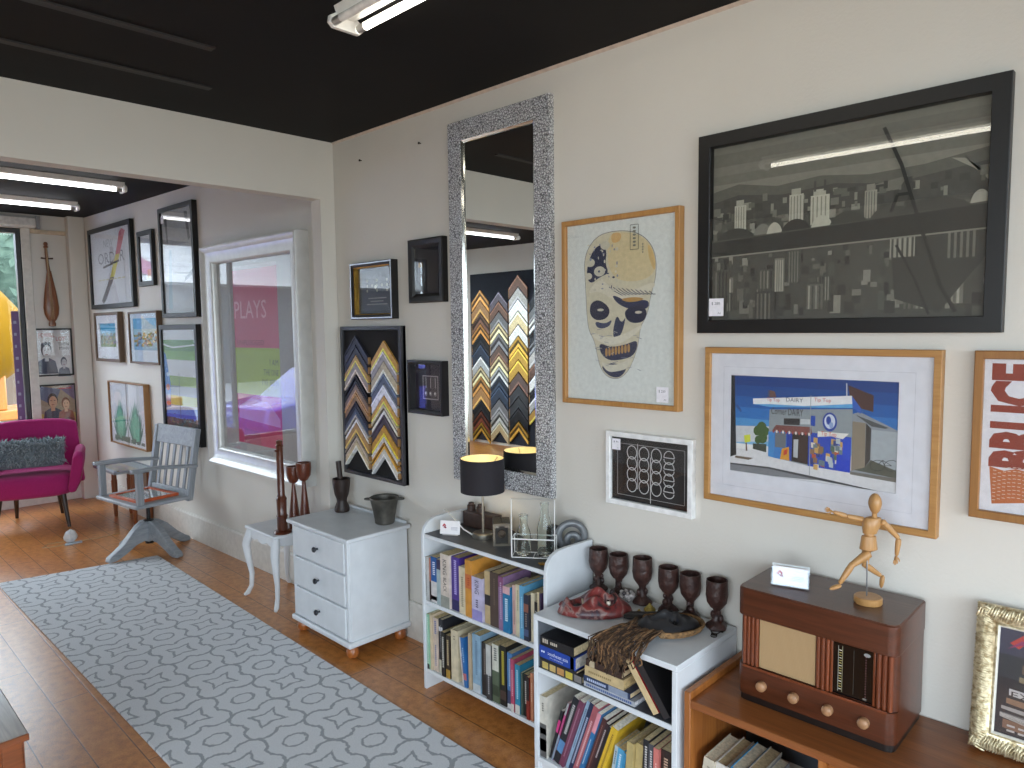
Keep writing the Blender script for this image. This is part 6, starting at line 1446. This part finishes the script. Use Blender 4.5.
# --- corner of a wooden chest at lower left
CHX = W('#8a4a22', '#6c3716', 'x', .3, 12, .2); CHT = W('#94887e', '#7c7068', 'y', .25, 12, .4)  # grey sheen on the chest top is put into its wood colour
r = thing('wooden_chest', 'orange brown wooden chest corner with grey sheened top at lower left', 'chest', (0, 0, 0))
rot = Matrix.Translation((.455,2.536,0)) @ Rz(-.27+.27)
def cb(x0,x1,y0,y1,z0,z1): return MB().box(x0,x1,y0,y1,z0,z1)
r.location = (.455,2.536,0); r.rotation_euler = (0,0,0)
cb(-.95,0,0,.46,.428,.45).build('top', CHT, r, bevel=.004)
cb(-.95,.0,-.0015,.010,.428,.4495).build('top_edge', CHX, r, bevel=.002)
cb(-.93,-.018,.024,.446,.02,.4275).build('carcass', CHX, r, smooth=0)
for x0,x1,z0,z1 in ((-.07,-.014,0,.4275),(-.934,-.88,0,.4275)): cb(x0,x1,.012,.026,z0,z1).build('stile', CHX, r, bevel=.002)
cb(-.88,-.07,.012,.026,.385,.4275).build('rail', CHX, r, bevel=.002); cb(-.88,-.07,.012,.026,.03,.09).build('rail', CHX, r, bevel=.002)
for y0,y1 in ((.012,.07),(.39,.45)): cb(-.020,-.012,y0,y1,0,.4275).build('stile', CHX, r, bevel=.002)
cb(-.020,-.012,.07,.39,.36,.4275).build('rail', CHX, r, bevel=.002)

# ------------------------------------------------------------------ outside the shop window
ROADZ = -.30
struct(MB().box(-16, 16, YF+.13, YF+1.8, ROADZ-.1, -.10).build('ground_footpath', P('#9a9a98', .8, scale=8), smooth=0))
struct(MB().box(-30, 30, YF+1.8, 40, ROADZ-.2, ROADZ).build('ground_road', P('#8f9194', .8, scale=6), smooth=0))
HY = 17.5
r = thing('house', 'white weatherboard building across the street, seen only in reflections', 'building', (-7.0, 25.0, ROADZ)); r.scale = (1.4,1.4,1.3)
MB().box(-5.95,4.95,-.012,.0,.02,2.72).build('lower_wall_shade', P('#4c5256', .6), r, smooth=0)  # verandah shade, painted as a dark band over the white wall
wb = MB()
for i in range(7): wb.prism([(0,2.9+.16*i),(-.03,2.9+.16*i),(0,3.06+.16*i)], 'x', -6, 5)
wb.box(-6,5,0,4,0,4.0); wb.build('wall', P('#d2d4d6', .6), r, smooth=0)
MB().prism([(-.4,4.0),(4.4,4.0),(2.0,4.9)], 'x', -6.2, 5.2).build('roof', P('#5a5e64', .6), r, smooth=0)
MB().box(-6,5,-.6,-.02,2.75,2.88).build('verandah_roof', P('#e2e2e2', .5), r, smooth=0)
for x in (-6+.1,-3,0,2.4,4.9): MB().box(x-.06,x+.06,-.55,-.43,0,2.75).build('verandah_post', P('#c9c9c9', .5), r, smooth=0)
for x in (-4.6,-1.4,1.3,3.6):
    MB().box(x-.55,x+.55,-.03,.02,.9,2.3).build('window', P('#3c4248', .2), r, smooth=0)
sg = MB().prism([(-.55,-.16),(.55,-.16),(.55,.16),(-.55,.16)], 'y', -.06, 0, None, Matrix.Rotation(-.45, 4, 'Y')).build('sign_board', P('#9a5a78', .5), r, smooth=0); sg.location = (1.6,-.1,3.3)
def foliage(c1, c2):
    m, nt, b = newmat('leaves_' + c1.lstrip('#')); b.inputs['Roughness'].default_value = .8
    v = coords(nt); n = N(nt, 'ShaderNodeTexNoise', Scale=9, Detail=4.0); nt.links.new(v, n.inputs['Vector'])
    nt.links.new(ramp(nt, n.outputs[0], [(.35,c2),(.65,c1)]), b.inputs['Base Color']); return m
r = thing('tree', 'leafy green tree outside beyond the yellow machine', 'tree', (3.3, 18.0, ROADZ)); rnd = random.Random(15)
MB().tube([(0,0,0),(.05,0,1.2),(0,.05,2.6)], [.2,.16,.10], 10).build('trunk', P('#5a4a3c', .8), r)
cr = MB()
for i in range(1500):
    d_ = Vector((rnd.gauss(0,1),rnd.gauss(0,1),rnd.gauss(0,1))).normalized()*rnd.uniform(.7,1.0); c_ = Vector((d_.x*2.2, d_.y*1.6, 3.6+d_.z*1.9)); s_ = rnd.uniform(.10,.22)
    a = Vector((rnd.uniform(-1,1),rnd.uniform(-1,1),rnd.uniform(-1,1))).normalized()*s_; b_ = Vector((rnd.uniform(-1,1),rnd.uniform(-1,1),rnd.uniform(-1,1))).normalized()*s_*.6
    cr.add([tuple(c_-a), tuple(c_+b_), tuple(c_+a), tuple(c_-b_)], [(0,1,2,3)])
cr.ball((0,0,3.6), (1.9,1.4,1.6), 16, 10); cr.build('crown', foliage('#4c5f50','#32463a'), r, smooth=0)
YEL = P('#6e4f04', .7, var=.04, scale=3, spec=.05)
r = thing('yellow_mixer', 'rounded yellow machine parked outside the shop window', 'machine', (1.14, 12.0, ROADZ), .05)
MB().lathe([(.32,-1.25),(.36,-1.15),(.62,-.85),(.84,-.35),(.88,.1),(.84,.65),(.62,1.05),(.25,1.29)], 36, M=T(0,0,1.88) @ Matrix.Rotation(PI/2-.12, 4, 'Y')).build('drum', YEL, r)
for z, rr_ in ((-.35,.845),(.55,.855)): MB().lathe([(rr_,-.05),(rr_+.03,-.04),(rr_+.03,.04),(rr_,.05)], 36, M=T(0,0,1.88) @ Matrix.Rotation(PI/2-.12, 4, 'Y')).build('drum_band', P('#b08a30', .4), r)
MB().box(-1.5,1.5,-.42,.42,.78,.92).box(-.95,-.75,-.4,.4,.92,1.35).box(.75,.95,-.4,.4,.92,1.40).build('chassis', P('#a8651c', .4), r, bevel=.02)
MB().box(-1.5,1.5,-.50,-.44,.34,.46).box(-1.5,1.5,-.50,-.44,.50,.60).box(-1.5,1.5,-.50,-.44,.64,.74).build('side_rail', P('#8d949a', .5), r, smooth=0)
for x in (-1.0,1.0):
    for y in (-.45,.45): MB().lathe([(.12,-.09),(.30,-.10),(.34,-.07),(.34,.07),(.30,.10),(.12,.09)], 24, M=T(x,y,.34) @ Matrix.Rotation(PI/2, 4, 'X')).build('wheel', P('#2a2a2c', .7), r)
r = thing('car', 'blue violet car on the street, seen only reflected in picture glass', 'car', (-2.9, 10.6, ROADZ), 0)
CARB = P('#4a4fc4', .2, .3, var=.02, coat=.6)
cp = [(-2.05,.32),(2.05,.30),(2.12,.55),(2.05,.78),(1.35,.88),(.75,1.30),(-.55,1.36),(-1.35,1.02),(-2.0,.92),(-2.12,.6)]
MB().loft([[(x*k_, y, .3+(z-.3)*kz) for x,z in cp] for y,k_,kz in ((-.80,.96,.93),(-.72,1,1),(.72,1,1),(.80,.96,.93))]).build('body', CARB, r, bevel=.05, bseg=3)
for sy in (-1,1): MB().prism([(1.15,.90),(.70,1.22),(-.50,1.27),(-1.15,.99)], 'y', sy*.79, sy*.815).build('side_window', P('#1d242c', .1), r, smooth=0)
for x in (-1.3,1.3):
    for sy in (-1,1): MB().lathe([(.10,-.09),(.26,-.10),(.31,-.07),(.31,.07),(.26,.10),(.10,.09)], 24, M=T(x,sy*.75,.31) @ Matrix.Rotation(PI/2, 4, 'X')).build('wheel', P('#26272a', .7), r)

# ------------------------------------------------------------------ daylight, camera
w = bpy.data.worlds.new('overcast'); bpy.context.scene.world = w; w.use_nodes = True; nt = w.node_tree
bg = nt.nodes['Background']; tc = nt.nodes.new('ShaderNodeTexCoord'); sp_ = nt.nodes.new('ShaderNodeSeparateXYZ'); nt.links.new(tc.outputs['Generated'], sp_.inputs[0])
mr = N(nt, 'ShaderNodeMapRange'); mr.inputs['From Min'].default_value = -1; nt.links.new(sp_.outputs[2], mr.inputs[0])
nt.links.new(ramp(nt, mr.outputs[0], [(.0,(.28,.28,.28,1)),(.485,(.33,.335,.34,1)),(.505,(.82,.85,.95,1)),(1,(.86,.885,1,1))]), bg.inputs[0]); bg.inputs[1].default_value = 10.8
def portal(name, x0, x1, z0, z1, y, face):
    l = bpy.data.lights.new(name, 'AREA'); l.shape = 'RECTANGLE'; l.size = x1-x0; l.size_y = z1-z0; l.cycles.is_portal = True
    o = bpy.data.objects.new(name, l); C.objects.link(o); o.location = ((x0+x1)/2, y, (z0+z1)/2); o.rotation_euler = (PI/2 if face > 0 else -PI/2, 0, 0); return o
portal('window_portal', WX0, WX1, WZ0, WZ1, YF+.14, -1); o = portal('window_portal', LY0, LY1, LZ0, LZ1, 0, 1); o.location = (XL-.12, (LY0+LY1)/2, (LZ0+LZ1)/2); o.rotation_euler = (PI/2, 0, -PI/2)
portal('window_portal', BX0, BX1, BZ0, BZ1, YB-.14, 1)

cam = bpy.data.cameras.new('camera'); co = bpy.data.objects.new('camera', cam); C.objects.link(co)
cam.sensor_width = 36; cam.lens = 711/1024*36; cam.clip_start = .02
Fv = Vector((0.71395437,0.69550355,-0.08089479)); Rv = Vector((0.69705363,-0.71692141,-0.01182906)); Uv = Vector((0.06622236,0.04794259,0.99665245))
co.matrix_world = Matrix(((Rv.x,Uv.x,-Fv.x,0),(Rv.y,Uv.y,-Fv.y,0),(Rv.z,Uv.z,-Fv.z,1.68),(0,0,0,1)))
sc = bpy.context.scene; sc.camera = co
vs = sc.view_settings; vs.view_transform = 'Standard'; vs.look = 'None'; vs.gamma = 1; vs.use_curve_mapping = False; vs.exposure = 0.0
sc.cycles.max_bounces = 10; sc.cycles.diffuse_bounces = 5; sc.cycles.glossy_bounces = 5; sc.cycles.transparent_max_bounces = 12; sc.cycles.transmission_bounces = 8
sc.cycles.sample_clamp_indirect = 6; sc.cycles.use_denoising = True
